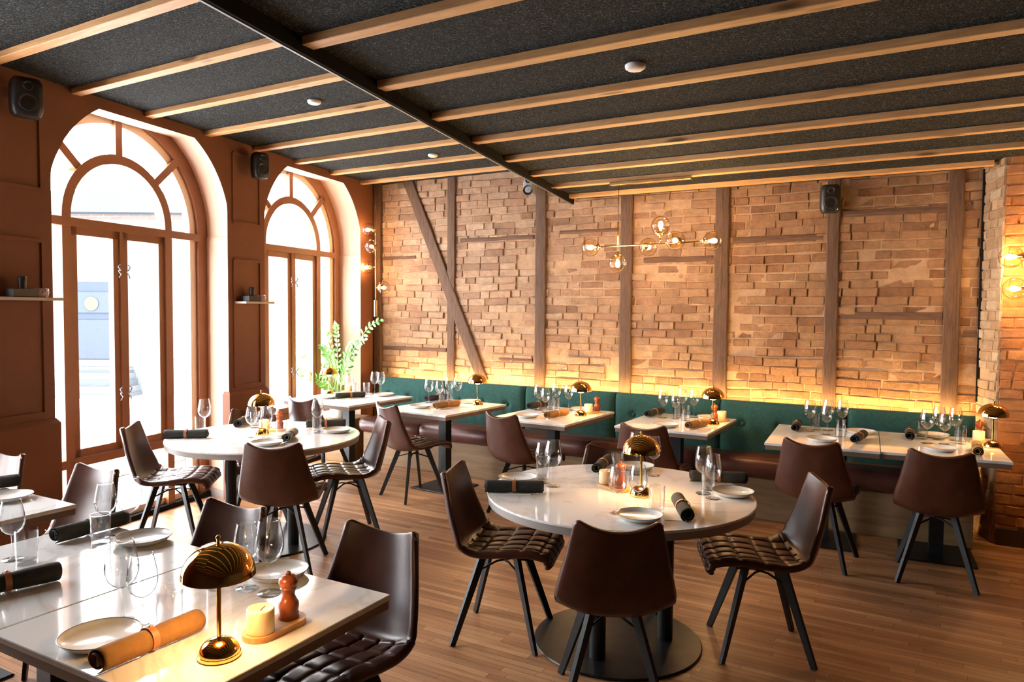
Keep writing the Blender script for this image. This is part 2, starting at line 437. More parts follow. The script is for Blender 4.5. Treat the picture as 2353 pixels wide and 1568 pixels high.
# plinths and panel mouldings on the piers
for i in range(len(CS)-1):
    a = CS[i] + (.81 if i < 2 else .835); b = CS[i+1] - (.81 if i+1 < 2 else .835)
    bm_ = MB(); bm_.add([W(a-.02,0,WP+.05),W(b+.02,0,WP+.05),W(b+.02,0,WP-.025),W(a-.02,0,WP-.025),
                         W(a-.02,.90,WP+.05),W(b+.02,.90,WP+.05),W(b+.02,.90,WP-.025),W(a-.02,.90,WP-.025),
                         W(a-.0,.93,WP+.05),W(b+.0,.93,WP+.05),W(b+.0,.93,WP-.005),W(a-.0,.93,WP-.005)],
                        [(0,1,5,4),(1,2,6,5),(2,3,7,6),(3,0,4,7),(4,5,9,8),(5,6,10,9),(6,7,11,10),(7,4,8,11),(8,9,10,11)])
    trim(bm_, M['plaster'])
    for z0, z1 in ((.97, 2.06), (2.38, 2.97)):
        r = MB(); q = [(a+.07,z0),(b-.07,z0),(b-.07,z1),(a+.07,z1)]
        for k in range(4):
            p0, p1 = q[k], q[(k+1)%4]
            r.beam(W(p0[0],p0[1],WP-.001), W(p1[0],p1[1],WP-.001), .022, .022, up=(Nx,Ny,0))
        trim(r, M['plaster'])
# baseboards in the reveals
for i, c in enumerate(CS):
    h = .81 if i < 2 else .835
    for sg in (-1, 1):
        r = MB(); a = W(c+sg*h, 0, WP-.0); b = W(c-.02+sg*.895, 0, WF-.005)
        r.beam(a+Vector((0,0,.035)), b+Vector((0,0,.035)), .016, .07); trim(r, M['grey_edge'])

# windows
def member(mb, s0, z0, s1, z1, wid, dep, w0, n_up=None):
    mb.beam(W(s0,z0,w0+dep/2), W(s1,z1,w0+dep/2), wid, dep, up=(Nx,Ny,0))
def arch(mb, c, zc, r0, r1, w0, w1, a0=0, a1=PI, n=28):
    P = []; f = []
    for k in range(n+1):
        a = a0+(a1-a0)*k/n
        for r, ww in ((r0,w0),(r1,w0),(r1,w1),(r0,w1)):
            P.append(W(c + r*math.cos(a), zc + r*math.sin(a), ww))
    for k in range(n):
        for i in range(4): j=(i+1)%4; f.append((k*4+i, k*4+j, (k+1)*4+j, (k+1)*4+i))
    f += [(0,1,2,3), (n*4+3,n*4+2,n*4+1,n*4)]
    mb.add(P, f)
def build_window(n, c, portal=True):
    root = bpy.data.objects.new('window_%d' % n, None); COL.objects.link(root); struct(root)
    Zc = 2.27
    # pale rebated frame and brown outer moulding
    mo = MB(); arch(mo, c, Zc, .80, .93, WF, WF+.09)
    for sg in (-1,1): member(mo, c+sg*.865, 0, c+sg*.865, Zc, .13, .09, WF)
    mo.obj('outer_moulding', M['frame'], root)
    pf = MB(); arch(pf, c, Zc, .735, .80, WF+.03, WF+.09)
    for sg in (-1,1): member(pf, c+sg*.767, 0, c+sg*.767, Zc, .065, .06, WF+.03)
    pf.obj('inner_frame', M['whitewood'], root)
    # main posts and inner arch
    po = MB(); arch(po, c, Zc+.015, .425, .495, WF-.01, WF+.08)
    for sg in (-1,1): member(po, c+sg*.46, 0, c+sg*.46, Zc+.02, .07, .09, WF-.01)
    po.obj('inner_arch_frame', M['frame'], root)
    tr = MB()
    member(tr, c-.80, Zc-.03, c+.80, Zc-.03, .06, .08, WF-.015)
    tr.obj('transom', M['frame'], root)
    ra = MB(); member(ra, c-.80, .54, c+.80, .54, .06, .08, WF-.01)
    ra.obj('bottom_rail', M['frame'], root)
    for a in (PI/4, PI/2, 3*PI/4):
        sp = MB(); member(sp, c+.48*math.cos(a), Zc+.015+.48*math.sin(a), c+.83*math.cos(a), Zc+.83*math.sin(a), .06, .07, WF+.0)
        sp.obj('glazing_bar', M['frame'], root)
    th = MB(); th.beam(W(c-.9,.02,WF+.0), W(c+.9,.02,WF+.0), .06, .04, up=(0,0,1)); th.obj('threshold', M['dark_board'], root)
    lo = MB(); member(lo, c-.8, .065, c+.8, .065, .05, .06, WF+.03); lo.obj('lower_frame', M['whitewood'], root)
    # casements
    for sg in (-1, 1):
        sa = MB(); i0, i1 = c+sg*.012, c+sg*.425
        z0, z1 = .575, Zc-.06
        for s_, q in ((i0+sg*.028, .05), (i1-sg*.028, .056)):
            member(sa, s_, z0, s_, z1, q, .05, WF+.005)
        member(sa, i0, z0+.028, i1, z0+.028, .056, .05, WF+.005); member(sa, i0, z1-.028, i1, z1-.028, .056, .05, WF+.005)
        so = sa.obj('casement', M['frame'], root)
        gp = MB(); gp.add([W(i0,z0,WF+.035), W(i1,z0,WF+.035), W(i1,z1,WF+.035), W(i0,z1,WF+.035)], [(0,1,2,3)])
        gp.obj('glass_pane', M['winglass'], so)
        for hz in (1.00, 1.92):
            h = MB(); hp = W(c+sg*.035, hz, WF-.012)
            h.tube([hp, hp+Vector((Nx,Ny,0))*.02, hp+Vector((Nx*.02+Tx*sg*.02, Ny*.02+Ty*sg*.02, .03)), hp+Vector((Nx*.02,Ny*.02,.045))], .004, 6)
            h.tube([hp+Vector((0,0,-.005)), hp+Vector((Nx*.025,Ny*.025,-.03)), hp+Vector((Nx*.02+Tx*sg*.015,Ny*.02+Ty*sg*.015,-.055))], .004, 6)
            h.obj('hook_latch', M['brass_soft'] if False else M['steel_edge'], so)
    m2 = MB(); member(m2, c, .575, c, Zc-.05, .026, .06, WF-.008); m2.obj('mullion', M['frame'], root)
    # fixed glass: side lights, fan light, lower light
    gl = MB(); wg = WF+.06
    def quad(s0, z0, s1, z1): gl.add([W(s0,z0,wg), W(s1,z0,wg), W(s1,z1,wg), W(s0,z1,wg)], [(0,1,2,3)])
    quad(c-.80, .04, c-.49, Zc); quad(c+.49, .04, c+.80, Zc); quad(c-.49, .04, c+.49, .54)
    n_ = 24; P = [W(c, Zc, wg)] + [W(c+.81*math.cos(PI*k/n_), Zc+.81*math.sin(PI*k/n_), wg) for k in range(n_+1)]
    gl.add(P, [(0,k+1,k+2) for k in range(n_)])
    gl.obj('fixed_glass', M['winglass'], root)
    if portal:
        ld = bpy.data.lights.new('daylight_portal', 'AREA'); ld.shape = 'RECTANGLE'; ld.size = 1.7; ld.size_y = 3.05
        ld.cycles.is_portal = True
        lo_ = bpy.data.objects.new('daylight_portal', ld); COL.objects.link(lo_)
        lo_.location = W(c, 1.53, WF+.12)
        zax = -Vector((Nx, Ny, 0)); yax = Vector((0,0,1)); xax = yax.cross(zax)
        lo_.matrix_world = Matrix(((xax.x,yax.x,zax.x,lo_.location.x),(xax.y,yax.y,zax.y,lo_.location.y),(xax.z,yax.z,zax.z,lo_.location.z),(0,0,0,1)))
    return root
for n, c in enumerate(CS): build_window(n+1, c-.02 if n < 2 else c-.04)

# ------------------------------------------------------------------ brick walls
def lerp(a, b, t): return tuple(x+(y-x)*t for x, y in zip(a, b))
def brick_relief(name, mp, u0, u1, z0, z1, palette, bm_mat, rough=.010, seed=3, course=.073, holes=(), wob=.012, mortar=True, lmin=.11, lmax=.29, daylight_fade=None):
    rg = random.Random(seed); mb = MB(); cols = []
    # mortar bed with gentle bumps
    z = z0; row = 0
    while z < z1:
        u = u0 - rg.random()*.2; h = course*rg.uniform(.93, 1.07)
        while u < u1:
            L = rg.choice([rg.uniform(.20, lmax), rg.uniform(.20, lmax), rg.uniform(lmin, .15)])
            a, b = max(u, u0), min(u+L-.007, u1)
            if b-a > .03:
                cu = (a+b)/2
                inside = any(h0 < cu < h1 and y0 < z+h/2 < y1_ for h0, h1, y0, y1_ in holes)
                if not inside:
                    dep = rg.uniform(-.004, .004) + .004 + rough*noise.noise(Vector((cu*2.1, z*3.1, seed)))*1.2
                    if rg.random() < .05: dep -= .014
                    tint = rg.choice(palette); k = rg.uniform(.88, 1.10)
                    if daylight_fade: q_ = max(0, min(1, (cu+4.2)/3.2)); tint = tuple(c*(1+(m2-1)*q_) for c, m2 in zip(tint, daylight_fade)); tint = tuple(c*k for c in tint)  # bricks tinted darker and warmer rightward, mimicking daylight dropping off
                    g = .0032; m_ = .006; nu = max(1, int((b-a)/.07))
                    j = lambda: rg.uniform(-.004, .004)
                    def zz(uu): return wob*noise.noise(Vector((uu*.9, row*.35+seed, 1.3)))*1.5
                    us = [a + (b-a)*i/nu for i in range(nu+1)]
                    base = len(mb.v); P = []
                    # rows: back-bottom, edge-bottom, in-bottom, in-top, edge-top, back-top
                    for idx, (zo, dd) in enumerate(((g, -.02), (g, dep-.003), (g+m_, dep+.003), (h-g-m_, dep+.003), (h-g, dep-.003), (h-g, -.02))):
                        for i, uu in enumerate(us):
                            e = 0
                            jj = j() if idx in (1,2,3,4) else 0
                            dj = rg.uniform(-.0025,.0025) if idx in (2,3) else 0
                            if idx in (2,3) and i == 0: uu += m_
                            if idx in (2,3) and i == nu: uu -= m_
                            P.append(mp(uu, z+zo+jj*.8+zz(uu), dd+dj))
                    f = []
                    for r in range(5):
                        for i in range(nu): f.append((r*(nu+1)+i, r*(nu+1)+i+1, (r+1)*(nu+1)+i+1, (r+1)*(nu+1)+i))
                    for e in (0, nu):
                        q = [r*(nu+1)+e for r in range(6)]; f.append(tuple(q if e == 0 else q[::-1]))
                    mb.add(P, f); cols += [tint]*len(P)
            u += L
        z += h; row += 1
    mb.c = cols
    o = struct(mb.obj(name, bm_mat, None, False))
    return o
def mortar_bed(name, mp, u0, u1, z0, z1, parent, mat_, n=(90, 50), amp=.008):
    mb = MB()
    def fn(a, b):
        u = u0+(u1-u0)*a; z = z0+(z1-z0)*b
        return mp(u, z, -.003 + amp*noise.noise(Vector((u*6, z*9, 4.2))) + .4*amp*noise.noise(Vector((u*25, z*30, 1))))
    mb.grid(fn, *n)
    return mb.obj(name, mat_, parent, True)
PAL = [(.46,.29,.18), (.48,.305,.19), (.45,.275,.17), (.50,.33,.21), (.47,.295,.185), (.40,.23,.14), (.51,.34,.22), (.45,.28,.175), (.33,.185,.11)]
PALP = [(.46,.30,.17), (.52,.36,.22), (.42,.26,.14), (.56,.42,.27)]
PALO = [(.50,.20,.06), (.56,.24,.08), (.46,.17,.05), (.52,.22,.09)]
back = lambda u, z, d: Vector((u, YB-d, z))
XC = xw(YB, WP)
posts = [(-4.66, .10), (-3.57, .12), (-2.65, .12), (-1.755, .125), (-.835, .10), (.03, .11)]
o = brick_relief('wall_back', back, XC-.02, .262, .0, 3.2, PAL, M['brick'], .016, 3, lmax=.28, wob=.016, daylight_fade=(.76, .62, .46))
mortar_bed('mortar', back, XC-.05, .27, 0, 3.22, o, M['mortar'], (160, 90), .009)
sb = MB().box(((XC-.9+XR+.2)/2, YB+.12, 1.6), (XR+.2-(XC-.9), .16, 3.6)); struct(sb.obj('wall_back', M['mortar']))
YO = 6.22
ret = lambda u, z, d: Vector((.255 + (.365-.255)*u/.4 - d*.96, YB - u*(YB-YO)/.4 - d*.27, z))
o = brick_relief('wall_right', ret, 0, .4, 0, 2.75, PALP, M['brick_pale'], .008, 9, lmax=.24)
mortar_bed('mortar', ret, 0, .4, 0, 2.76, o, M['mortar'], (12, 60), .006)
orr = lambda u, z, d: Vector((u, YO-d, z))
o = brick_relief('wall_right', orr, .372, 1.8, 0, 2.75, PALO, M['brick_orange'], .008, 11, lmax=.26)
mortar_bed('mortar', orr, .368, XR, 0, 2.76, o, M['brick_orange'] if False else mat('orange_mortar', (.50,.22,.08), .95, scale=9, var=.15, bstr=.6, bscale=40, bdist=.01), (90, 60), .006)
sb = MB().prism([(.36, YO+.01), (XR, YO+.01), (XR, YB+.03), (.28, YB+.03)], 0, 2.76); struct(sb.obj('wall_right', M['mortar']))
# walls behind the camera
M['backwall'] = mat('dark_brown_plaster', (.05,.03,.02), .7)
struct(MB().box((XR+.05, (YF+YB)/2, 1.55), (.1, YB-YF+.6, 3.5)).obj('wall_right', M['backwall']))
struct(MB().box(((xw(YF,4.9)+XR)/2, YF-.05, 1.55), (XR-xw(YF,4.9)+.4, .1, 3.5)).obj('wall_front', M['backwall']))
struct(MB().box(((.38+XR)/2, YO-.012, .06), (XR-.38, .022, .12)).obj('baseboard_right', mat('dark_baseboard', (.05,.03,.02), .5)))

# timber framing
def timber(a, b, wx, dep, seed, mtl='timber', name=None, front=.028):
    a = Vector(a); b = Vector(b); L = (b-a).length; d = (b-a)/L; n = max(6, int(L/.09)); mb = MB(); P = []; f = []
    X = Vector((d.z, 0, -d.x))
    for k in range(n+1):
        p = a+d*L*k/n
        e0 = .007*noise.noise(Vector((k*.35, seed, 0))); e1 = .007*noise.noise(Vector((k*.35, seed, 5)))
        for sx, yy in ((-1, YB+.03), (-1, YB-front+.006), (-.86, YB-front), (0, YB-front-.003+.006*noise.noise(Vector((k*.5, seed, 9)))), (.86, YB-front), (1, YB-front+.006), (1, YB+.03)):
            q = p + X*(sx*wx/2 + (e0 if sx < 0 else e1)); P.append((q.x, yy, q.z))
    m_ = 7
    for k in range(n):
        for i in range(m_-1): f.append((k*m_+i, k*m_+i+1, (k+1)*m_+i+1, (k+1)*m_+i))
    f += [tuple(range(m_)), tuple(n*m_+i for i in reversed(range(m_)))]
    mb.add(P, f); trim(mb, M[mtl])
for k, (x, wd) in enumerate(posts):
    timber((x+wd/2 + (0 if k != 5 else -.02), 0, .42), (x+wd/2, 0, 3.1), wd, .06, k*3.1)
timber((XC+.075, 0, 0), (XC+.075, 0, 3.1), .10, .06, 40, front=.05)
timber((-4.19, 0, .88), (-5.22, 0, 3.12), .13, .07, 21, front=.034)
for k, (x0, x1, z, h) in enumerate(((-4.5,-3.6,2.39,.045), (-2.42,-1.78,2.12,.05), (-1.6,-.86,2.27,.055), (-.71,.01,2.45,.055), (-.71,.01,1.62,.06), (.15,.25,2.45,.045), (.15,.25,1.49,.05), (-5.58,-5.1,2.23,.035), (-5.58,-4.68,1.20,.04), (-3.3,-2.68,2.42,.035), (-4.0,-3.6,1.13,.035))):
    timber((x0, 0, z), (x1, 0, z), h, .04, 60+k, 'timber_h', front=.012)

# dark edge strip in the brick corner
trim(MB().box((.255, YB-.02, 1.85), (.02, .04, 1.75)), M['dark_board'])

# ------------------------------------------------------------------ outside
gm = MB(); gm.add([(-60,-40,-.5), (W(0,0,4.9).x+12,-40,-.5), (W(0,0,4.75).x+12, 60,-.5), (-60,60,-.5)], [(0,1,2,3)])
snow = mat('packed_snow', (.72, .73, .75), .9, scale=1, var=.06, spec=0)
gp = MB().prism([(-45,-30), wl(-30, 4.78), wl(40, 4.78), (-45,40)], -.7, -.5)
struct(gp.obj('ground', snow))
fd = 18.0; fo = Vector((Fv.x, Fv.y, 0)).normalized(); fr = Vector((R0.x, R0.y, 0)).normalized()
def FA(r, z, off=0): p = fo*(fd-off) + fr*r; return Vector((p.x, p.y, z))
fz = math.atan2(fr.y, fr.x)
def fbox(mb, r, z, dr, dz, dd, off=0):
    p = FA(r, z, off); mb.box(p, (dr, dd, dz), rz=fz)
house = thing('brick_house', 'pale brick house with grey door seen through the nearer arched window', 'house', FA(-8, -.5), 0)
def hpart(name, mb, m_):
    o = mb.obj(name, m_, None); o.parent = house; o.matrix_parent_inverse = Matrix.Translation(house.location).inverted(); return o
mfac, nt, bs = new('facade_brick')  # even brick tones, set dark so the house front does not clip
bs.inputs['Specular IOR Level'].default_value = 0
b_ = N(nt, 'ShaderNodeTexBrick'); b_.inputs['Scale'].default_value = 1; b_.inputs['Brick Width'].default_value = .26; b_.inputs['Row Height'].default_value = .08
b_.inputs['Mortar Size'].default_value = .008
b_.inputs['Color1'].default_value = (.085,.066,.058,1); b_.inputs['Color2'].default_value = (.095,.075,.066,1); b_.inputs['Mortar'].default_value = (.11,.10,.095,1)
tc = N(nt, 'ShaderNodeTexCoord'); mp_ = N(nt, 'ShaderNodeMapping'); mp_.inputs['Rotation'].default_value = (PI/2, 0, 0)
nt.links.new(tc.outputs['Object'], mp_.inputs[0]); nt.links.new(mp_.outputs[0], b_.inputs['Vector']); nt.links.new(b_.outputs['Color'], bs.inputs['Base Color'])
mdoor = mat('blue_grey_door', (.030, .037, .048), .6, spec=0)
h = MB(); fbox(h, 2, 1.75, 34, 4.5, .5, -.25); hpart('wall', h, mfac)
h = MB(); fbox(h, -9.4, 4.15, 3.6, .5, .8, 0); hpart('roof', h, mat('slate_roof', (.045,.052,.06), .7, spec=0))
h = MB(); fbox(h, 2, -.1, 34, .9, .1, .04); hpart('plinth', h, mat('grey_render', (.085,.09,.096), .8, spec=0))
h = MB(); fbox(h, -10.35, 1.25, 1.5, 2.0, .1, .04); dr = hpart('door', h, mdoor)
h = MB(); fbox(h, -10.2, 1.75, .9, .5, .04, .10); fbox(h, -10.2, .85, .95, .95, .04, .10); hpart('door_panel', h, mat('blue_grey_panel', (.035, .042, .054), .6, spec=0))
h = MB(); pz = FA(-10.23, 1.72, .14); rr = [pz + fr*.17*math.cos(a) + Vector((0,0,.17*math.sin(a))) for a in [2*PI*k/20 for k in range(20)]]
h.add(rr, [tuple(range(20))]); hpart('round_sign', h, mat('ochre_sign', (.075,.06,.04), .6, spec=0))
for k in range(5):
    h = MB(); fbox(h, -10.2, .12-.15*k, 1.9+.1*k, .15, .35*(k+1), .1); hpart('step', h, mat('granite_step_%d' % k, (.055+.02*(k%2), .06+.02*(k%2), .065+.02*(k%2)), .8, spec=0))
# wire scroll railing outside the nearer window
rl_ = MB()
for s_ in (3.93, 4.10, 4.27, 4.44):
    rl_.tube([W(s_+.075*math.cos(a), .40+.075*math.sin(a), 4.84) for a in [2*PI*k/24 for k in range(24)]], .004, 6, True)
rl_.beam(W(3.3,.30,4.84), W(5.2,.30,4.84), .012, .012); rl_.beam(W(3.3,.50,4.84), W(5.2,.50,4.84), .012, .012)
for s_ in (3.35, 5.15): rl_.beam(W(s_,-.5,4.84), W(s_,.55,4.84), .014, .014)
tag(rl_.obj('scroll_railing', M['steel_edge']), 'thin wire railing with ring scrolls outside the nearer arched window', 'railing')
# bare shrub outside the far window
sh = thing('bare_shrub', 'wispy bare shrub outside the far arched window', 'shrub', W(6.55, -.5, 5.4))
sm = MB()
for k in range(26):
    a = rnd.uniform(0, 2*PI); l = rnd.uniform(.9, 1.75); e = rnd.uniform(.10, .4)
    pts = [Vector((math.cos(a)*e*t*t, math.sin(a)*e*t*t, l*t)) for t in [i/6 for i in range(7)]]
    sm.tube(pts, [.006-.0007*i for i in range(7)], 5)
sm.obj('branches', mat('grey_green_twig', (.35,.38,.28), .8), sh)

# ------------------------------------------------------------------ bench
bench = thing('bench', 'long wall bench with oxblood leather seat and teal green buttoned backrest', 'bench', (-2.5, 6.2, 0))
def bpart(name, mb, m_, smooth=False, auto=None, parent=None):
    mb.v = [(x+2.5, y-6.2, z) for x, y, z in mb.v]
    return mb.obj(name, m_, parent or bench, smooth, auto=auto)
X0, X1 = -5.33, .245
bpart('base', MB().bbox(((X0+X1)/2, 6.19, .165), (X1-X0-.02, .44, .33), .004), M['bench_wood'])
bpart('back_board', MB().bbox(((X0+X1)/2, 6.455, .43), (X1-X0, .03, .84), .004), M['bench_wood'])
# seat cushions
sx = [-5.33, -4.53, -3.60, -2.66, -1.70, -.74, .245]
for a, b in zip(sx[:-1], sx[1:]):
    mb = MB(); c0 = (a+b)/2; L = b-a-.012; prf = []
    # cross-section in (y,z), rounded front
    prf = [(6.28,.335),(5.95,.335),(5.915,.345),(5.888,.375),(5.878,.415),(5.885,.455),(5.915,.487),(5.96,.497),(6.10,.485),(6.28,.475)]
    n = 24; P = []; f = []; m_ = len(prf)
    for i in range(n+1):
        t = i/n; e = min(t, 1-t)*L; sq = 1-math.exp(-e/.018)*.9 if e < .2 else 1
        x = a+.006+L*t
        for y, z in prf:
            cy_, cz_ = 6.12, .42; k = .90+.10*sq
            wob = .004*noise.noise(Vector((x*7, y*9, z*9)))
            P.append((x, cy_+(y-cy_)*k if y < 6.2 else y, cz_+(z-cz_)*k + wob))
    for i in range(n):
        for q in range(m_): r_ = (q+1) % m_; f.append((i*m_+q, (i+1)*m_+q, (i+1)*m_+r_, i*m_+r_))
    f += [tuple(range(m_)), tuple(n*m_+i for i in reversed(range(m_)))]
    mb.add(P, f); bpart('seat_cushion', mb, M['bench_leather'], auto=50)
# back cushions with buttons
bx = [-5.42, -4.48, -3.54, -2.585, -1.62, -.62, .245]
for ci, (a, b) in enumerate(zip(bx[:-1], bx[1:])):
    mb = MB(); L = b-a-.008; nu, nv = 48, 26; zb0, zb1 = .46, .885
    btn = [(a+.004+L*t, .70) for t in (.2, .5, .8)]
    def fn(u, v):
        x = a+.004+L*u; z = zb0+(zb1-zb0)*v
        e = min(u, 1-u)*L; ez = (1-v)*(zb1-zb0); ed = math.exp(-e/.02)*.035 + math.exp(-ez/.02)*.035
        puff = .02*math.sin(PI*u)*math.sin(PI*min(v,.95))
        dm = sum(.030*math.exp(-((x-p)**2+(z-q)**2)/.0010) for p, q in btn)
        fold = .0035*math.sin((x*55+noise.noise(Vector((x*6,z*4,2)))*5))*math.exp(-((v-.35)/.35)**2)*(1 if ci < 2 else .3)
        return (x, 6.30-puff+ed+dm+fold, z)
    mb.grid(fn, nu, nv); n0 = len(mb.v)
    # close top, back, ends
    top = [fn(i/nu, 1) for i in range(nu+1)]; tb = [(p[0], 6.43, zb1-.004) for p in top]; bt = [(p[0], 6.43, zb0) for p in top]
    mb.add(top+tb+bt, [(i, nu+1+i, nu+2+i, i+1) for i in range(nu)] + [(nu+1+i, 2*nu+2+i, 2*nu+3+i, nu+2+i) for i in range(nu)])
    for u in (0, 1):
        l = [fn(u, j/nv) for j in range(nv+1)]; q = [(p[0], 6.43, p[2]) for p in l]
        mb.add(l+q, [(j, j+1, nv+2+j, nv+1+j) for j in range(nv)])
    co = bpart('back_cushion', mb, M['teal'], auto=60)
    for p, q in btn:
        bb = MB(); bb.sphere((0,0,0), .016, 14, 8, 1); bb.v = [(x+p, y*.6+6.305, z+q) for x, y, z in bb.v]
        bpart('button', bb, M['teal'], True, parent=co)
# light strip behind the backrest
tag(MB().box(((X0+X1)/2-.02, 6.50, .865), (X1-X0-.02, .016, .010)).obj('led_strip', M['led']), 'warm glowing light strip running behind the teal bench backrest', 'light strip')

# ------------------------------------------------------------------ chairs
SP = [(.272,.420,.198),(.264,.438,.206),(.238,.455,.213),(.17,.467,.218),(.08,.464,.224),(-.02,.450,.230),(-.10,.438,.236),(-.16,.440,.240),(-.205,.462,.240),(-.233,.515,.235),(-.253,.585,.224),(-.274,.665,.206),(-.292,.745,.188),(-.305,.797,.176),(-.310,.815,.172)]
def cr(P, t):
    n = len(P)-1; x = max(0, min(.99999, t))*n; i = int(x); f = x-i
    p0, p1, p2, p3 = P[max(i-1,0)], P[i], P[min(i+1,n)], P[min(i+2,n)]
    return tuple(.5*((2*b)+(-a+c)*f+(2*a-5*b+4*c-d)*f*f+(-a+3*b-3*c+d)*f**3) for a, b, c, d in zip(p0, p1, p2, p3))
US = 7.4/14          # seam between seat and backrest
def shell(u, v):     # v in -1..1
    x, z, hw = cr(SP, u)
    back = max(0, min(1, (u-.42)/.25)); back = back*back*(3-2*back)
    mid = math.exp(-((u-.55)/.13)**2)
    av = abs(v)
    z2 = z + .055*mid*av**2.6 + .012*av**2*(1-back)*(u > .1)
    x2 = x + (.062*back*av**2.2)*(1-.25*max(0,(u-.7)/.3))
    if u > .80:
        t = (u-.80)/.2
        z2 += t*(.046*av**2.0 - .006)
        z2 -= .030*max(0, (av-.86)/.14)**2*t
    if u < .12:
        x2 -= .022*max(0, (av-.78)/.22)**2*(1-u/.12)
    hwv = hw
    return Vector((x2, v*hwv, z2))
def chair_shell(u0, u1, nu, nv, quilt, mb, th=.028):
    top = []; bot = []
    for i in range(nu+1):
        for j in range(nv+1):
            u = u0+(u1-u0)*i/nu; v = -1+2*j/nv
            p = shell(u, v); e = 1e-3
            du = shell(min(u+e,1), v)-shell(max(u-e,0), v); dv = shell(u, min(v+e,1))-shell(u, max(v-e,-1))
            n = dv.cross(du).normalized()
            if n.z < 0 and u < .4: n = -n
            if n.x < 0 and u > .6: n = -n
            h = 0
            if quilt:
                q = .042; inx = p.x; iny = p.y
                if u > .02:
                    gx = abs(((u*14.0)/1.15) % 1 - .5)*2; gy = abs((iny/.082+.0) % 1 - .5)*2
                    gr = max(gx, gy); h = .0115*math.sqrt(max(0,(1-gx**4)*(1-gy**4)))
                    edge = max(0, (abs(v)-.86)/.14); h = h*(1-min(1, edge*1.2)) + .004*min(1,edge); h *= min(1, max(0, (u-.02)/.07))
                    if gr > .95: h -= .003*(gr-.95)/.05
            ed = min(1, (1-abs(v))/.05); rim = math.sqrt(max(0, 1-(1-ed)**2))
            ee = 1.0
            if u0 < .01: ee = min(1, u/.02)
            if u1 > .99: ee = min(ee, (1-u)/.02)
            rim *= math.sqrt(max(0, 1-(1-ee)**2))
            t = th/2*(.35+.65*rim)
            top.append(p + n*(t+h*rim)); bot.append(p - n*t)
    k = len(top); w_ = nv+1; f = []
    for i in range(nu):
        for j in range(nv):
            a = i*w_+j; f.append((a, a+w_, a+w_+1, a+1)); f.append((k+a, k+a+1, k+a+w_+1, k+a+w_))
    for i in range(nu):
        for j in (0, nv):
            a = i*w_+j; f.append((a, k+a, k+a+w_, a+w_) if j == 0 else (a, a+w_, k+a+w_, k+a))
    for j in range(nv):
        for i in (0, nu):
            a = i*w_+j; f.append((a, a+1, k+a+1, k+a) if i == 0 else (a, k+a, k+a+1, a+1))
    mb.add(top+bot, f)
CHG = 'brown leather dining chairs'
chair = thing('dining_chair', 'x', 'chair')
mb = MB(); chair_shell(0, US, 92, 76, True, mb); mb.obj('seat', M['leather'], chair, auto=70)
mb = MB(); chair_shell(US, 1, 40, 32, False, mb); mb.obj('backrest', M['leather'], chair, auto=70)
mb = MB(); pts = [shell(US, -1+2*j/24)+Vector((.012,0,.006)) for j in range(25)]; mb.tube(pts, .003, 6); mb.obj('seam', M['leather'], chair, True)
for sx_, sy_ in ((1,1),(1,-1),(-1,1),(-1,-1)):
    mb = MB(); mb.beam((sx_*.085, sy_*.085, .430), (sx_*.208, sy_*.208, 0), .040, .022, .028, .016, up=(sx_*-1., sy_*1., 0)); mb.obj('leg', M['black_metal'], chair)
mb = MB()
for sg in (1, -1):
    mb.tube([(.112, sg*.112, .345), (.03, sg*.028, .378), (-.03, -sg*.028, .378), (-.112, -sg*.112, .345)], .0055, 6)
mb.obj('cross_brace', M['black_metal'], chair, True)
mb = MB().bbox((0,0,.434), (.24,.24,.012), .003); mb.obj('mounting_plate', M['black_metal'], chair)
CH = Proto(chair)
RAD = math.radians
T1, T2 = 'right round marble table', 'left round marble table'
for x, y, a, lab in [
    (-1.885, 3.165, 17, 'brown leather chair facing right at left side of the right round table'),
    (-1.165, 2.845, 117, 'brown leather chair with its back to us before the right round table'),
    (-.73, 3.68, 203, 'brown leather chair with sheen on backrest, right side of the right round table'),
    (-1.56, 3.86, -65, 'dark brown chair half hidden behind the right round table, facing us'),
    (-4.60, 3.20, 40, 'brown leather chair in window light at left of the left round table'),
    (-3.575, 3.28, 122, 'brown leather chair with its back to us before the left round table'),
    (-3.70, 3.97, 232, 'brown leather chair facing left at right side of the left round table'),
    (-4.56, 3.90, -35, 'dark chair behind the left round table with a pale rim, facing us'),
    (-4.98, 5.03, 92, 'brown leather chair at the bench table nearest the windows'),
    (-3.97, 5.10, 70, 'turned brown chair at the second bench table from the windows'),
    (-2.88, 5.15, 76, 'brown leather chair at the third bench table from the windows'),
    (-1.81, 5.22, 91, 'brown leather chair behind the right round table at the fourth bench table'),
    (-.665, 5.19, 86, 'dark brown chair, left of the two at the joined bench tables'),
    (.01, 5.22, 93, 'dark brown chair, rightmost, at the joined bench tables by the orange brick'),
    (-1.775, 1.82, -90, 'large brown leather chair at the right end of the foreground table'),
    (-2.49, 1.76, -87, 'brown leather chair behind the mushroom lamp of the foreground table'),
    (-3.66, 1.86, -88, 'brown leather chair between the far left table and the nearer window'),
    (-4.44, 1.81, -85, 'brown leather chair cut by the left edge of the photo')]:
    CH.put((x, y, 0), RAD(a), lab, CHG)

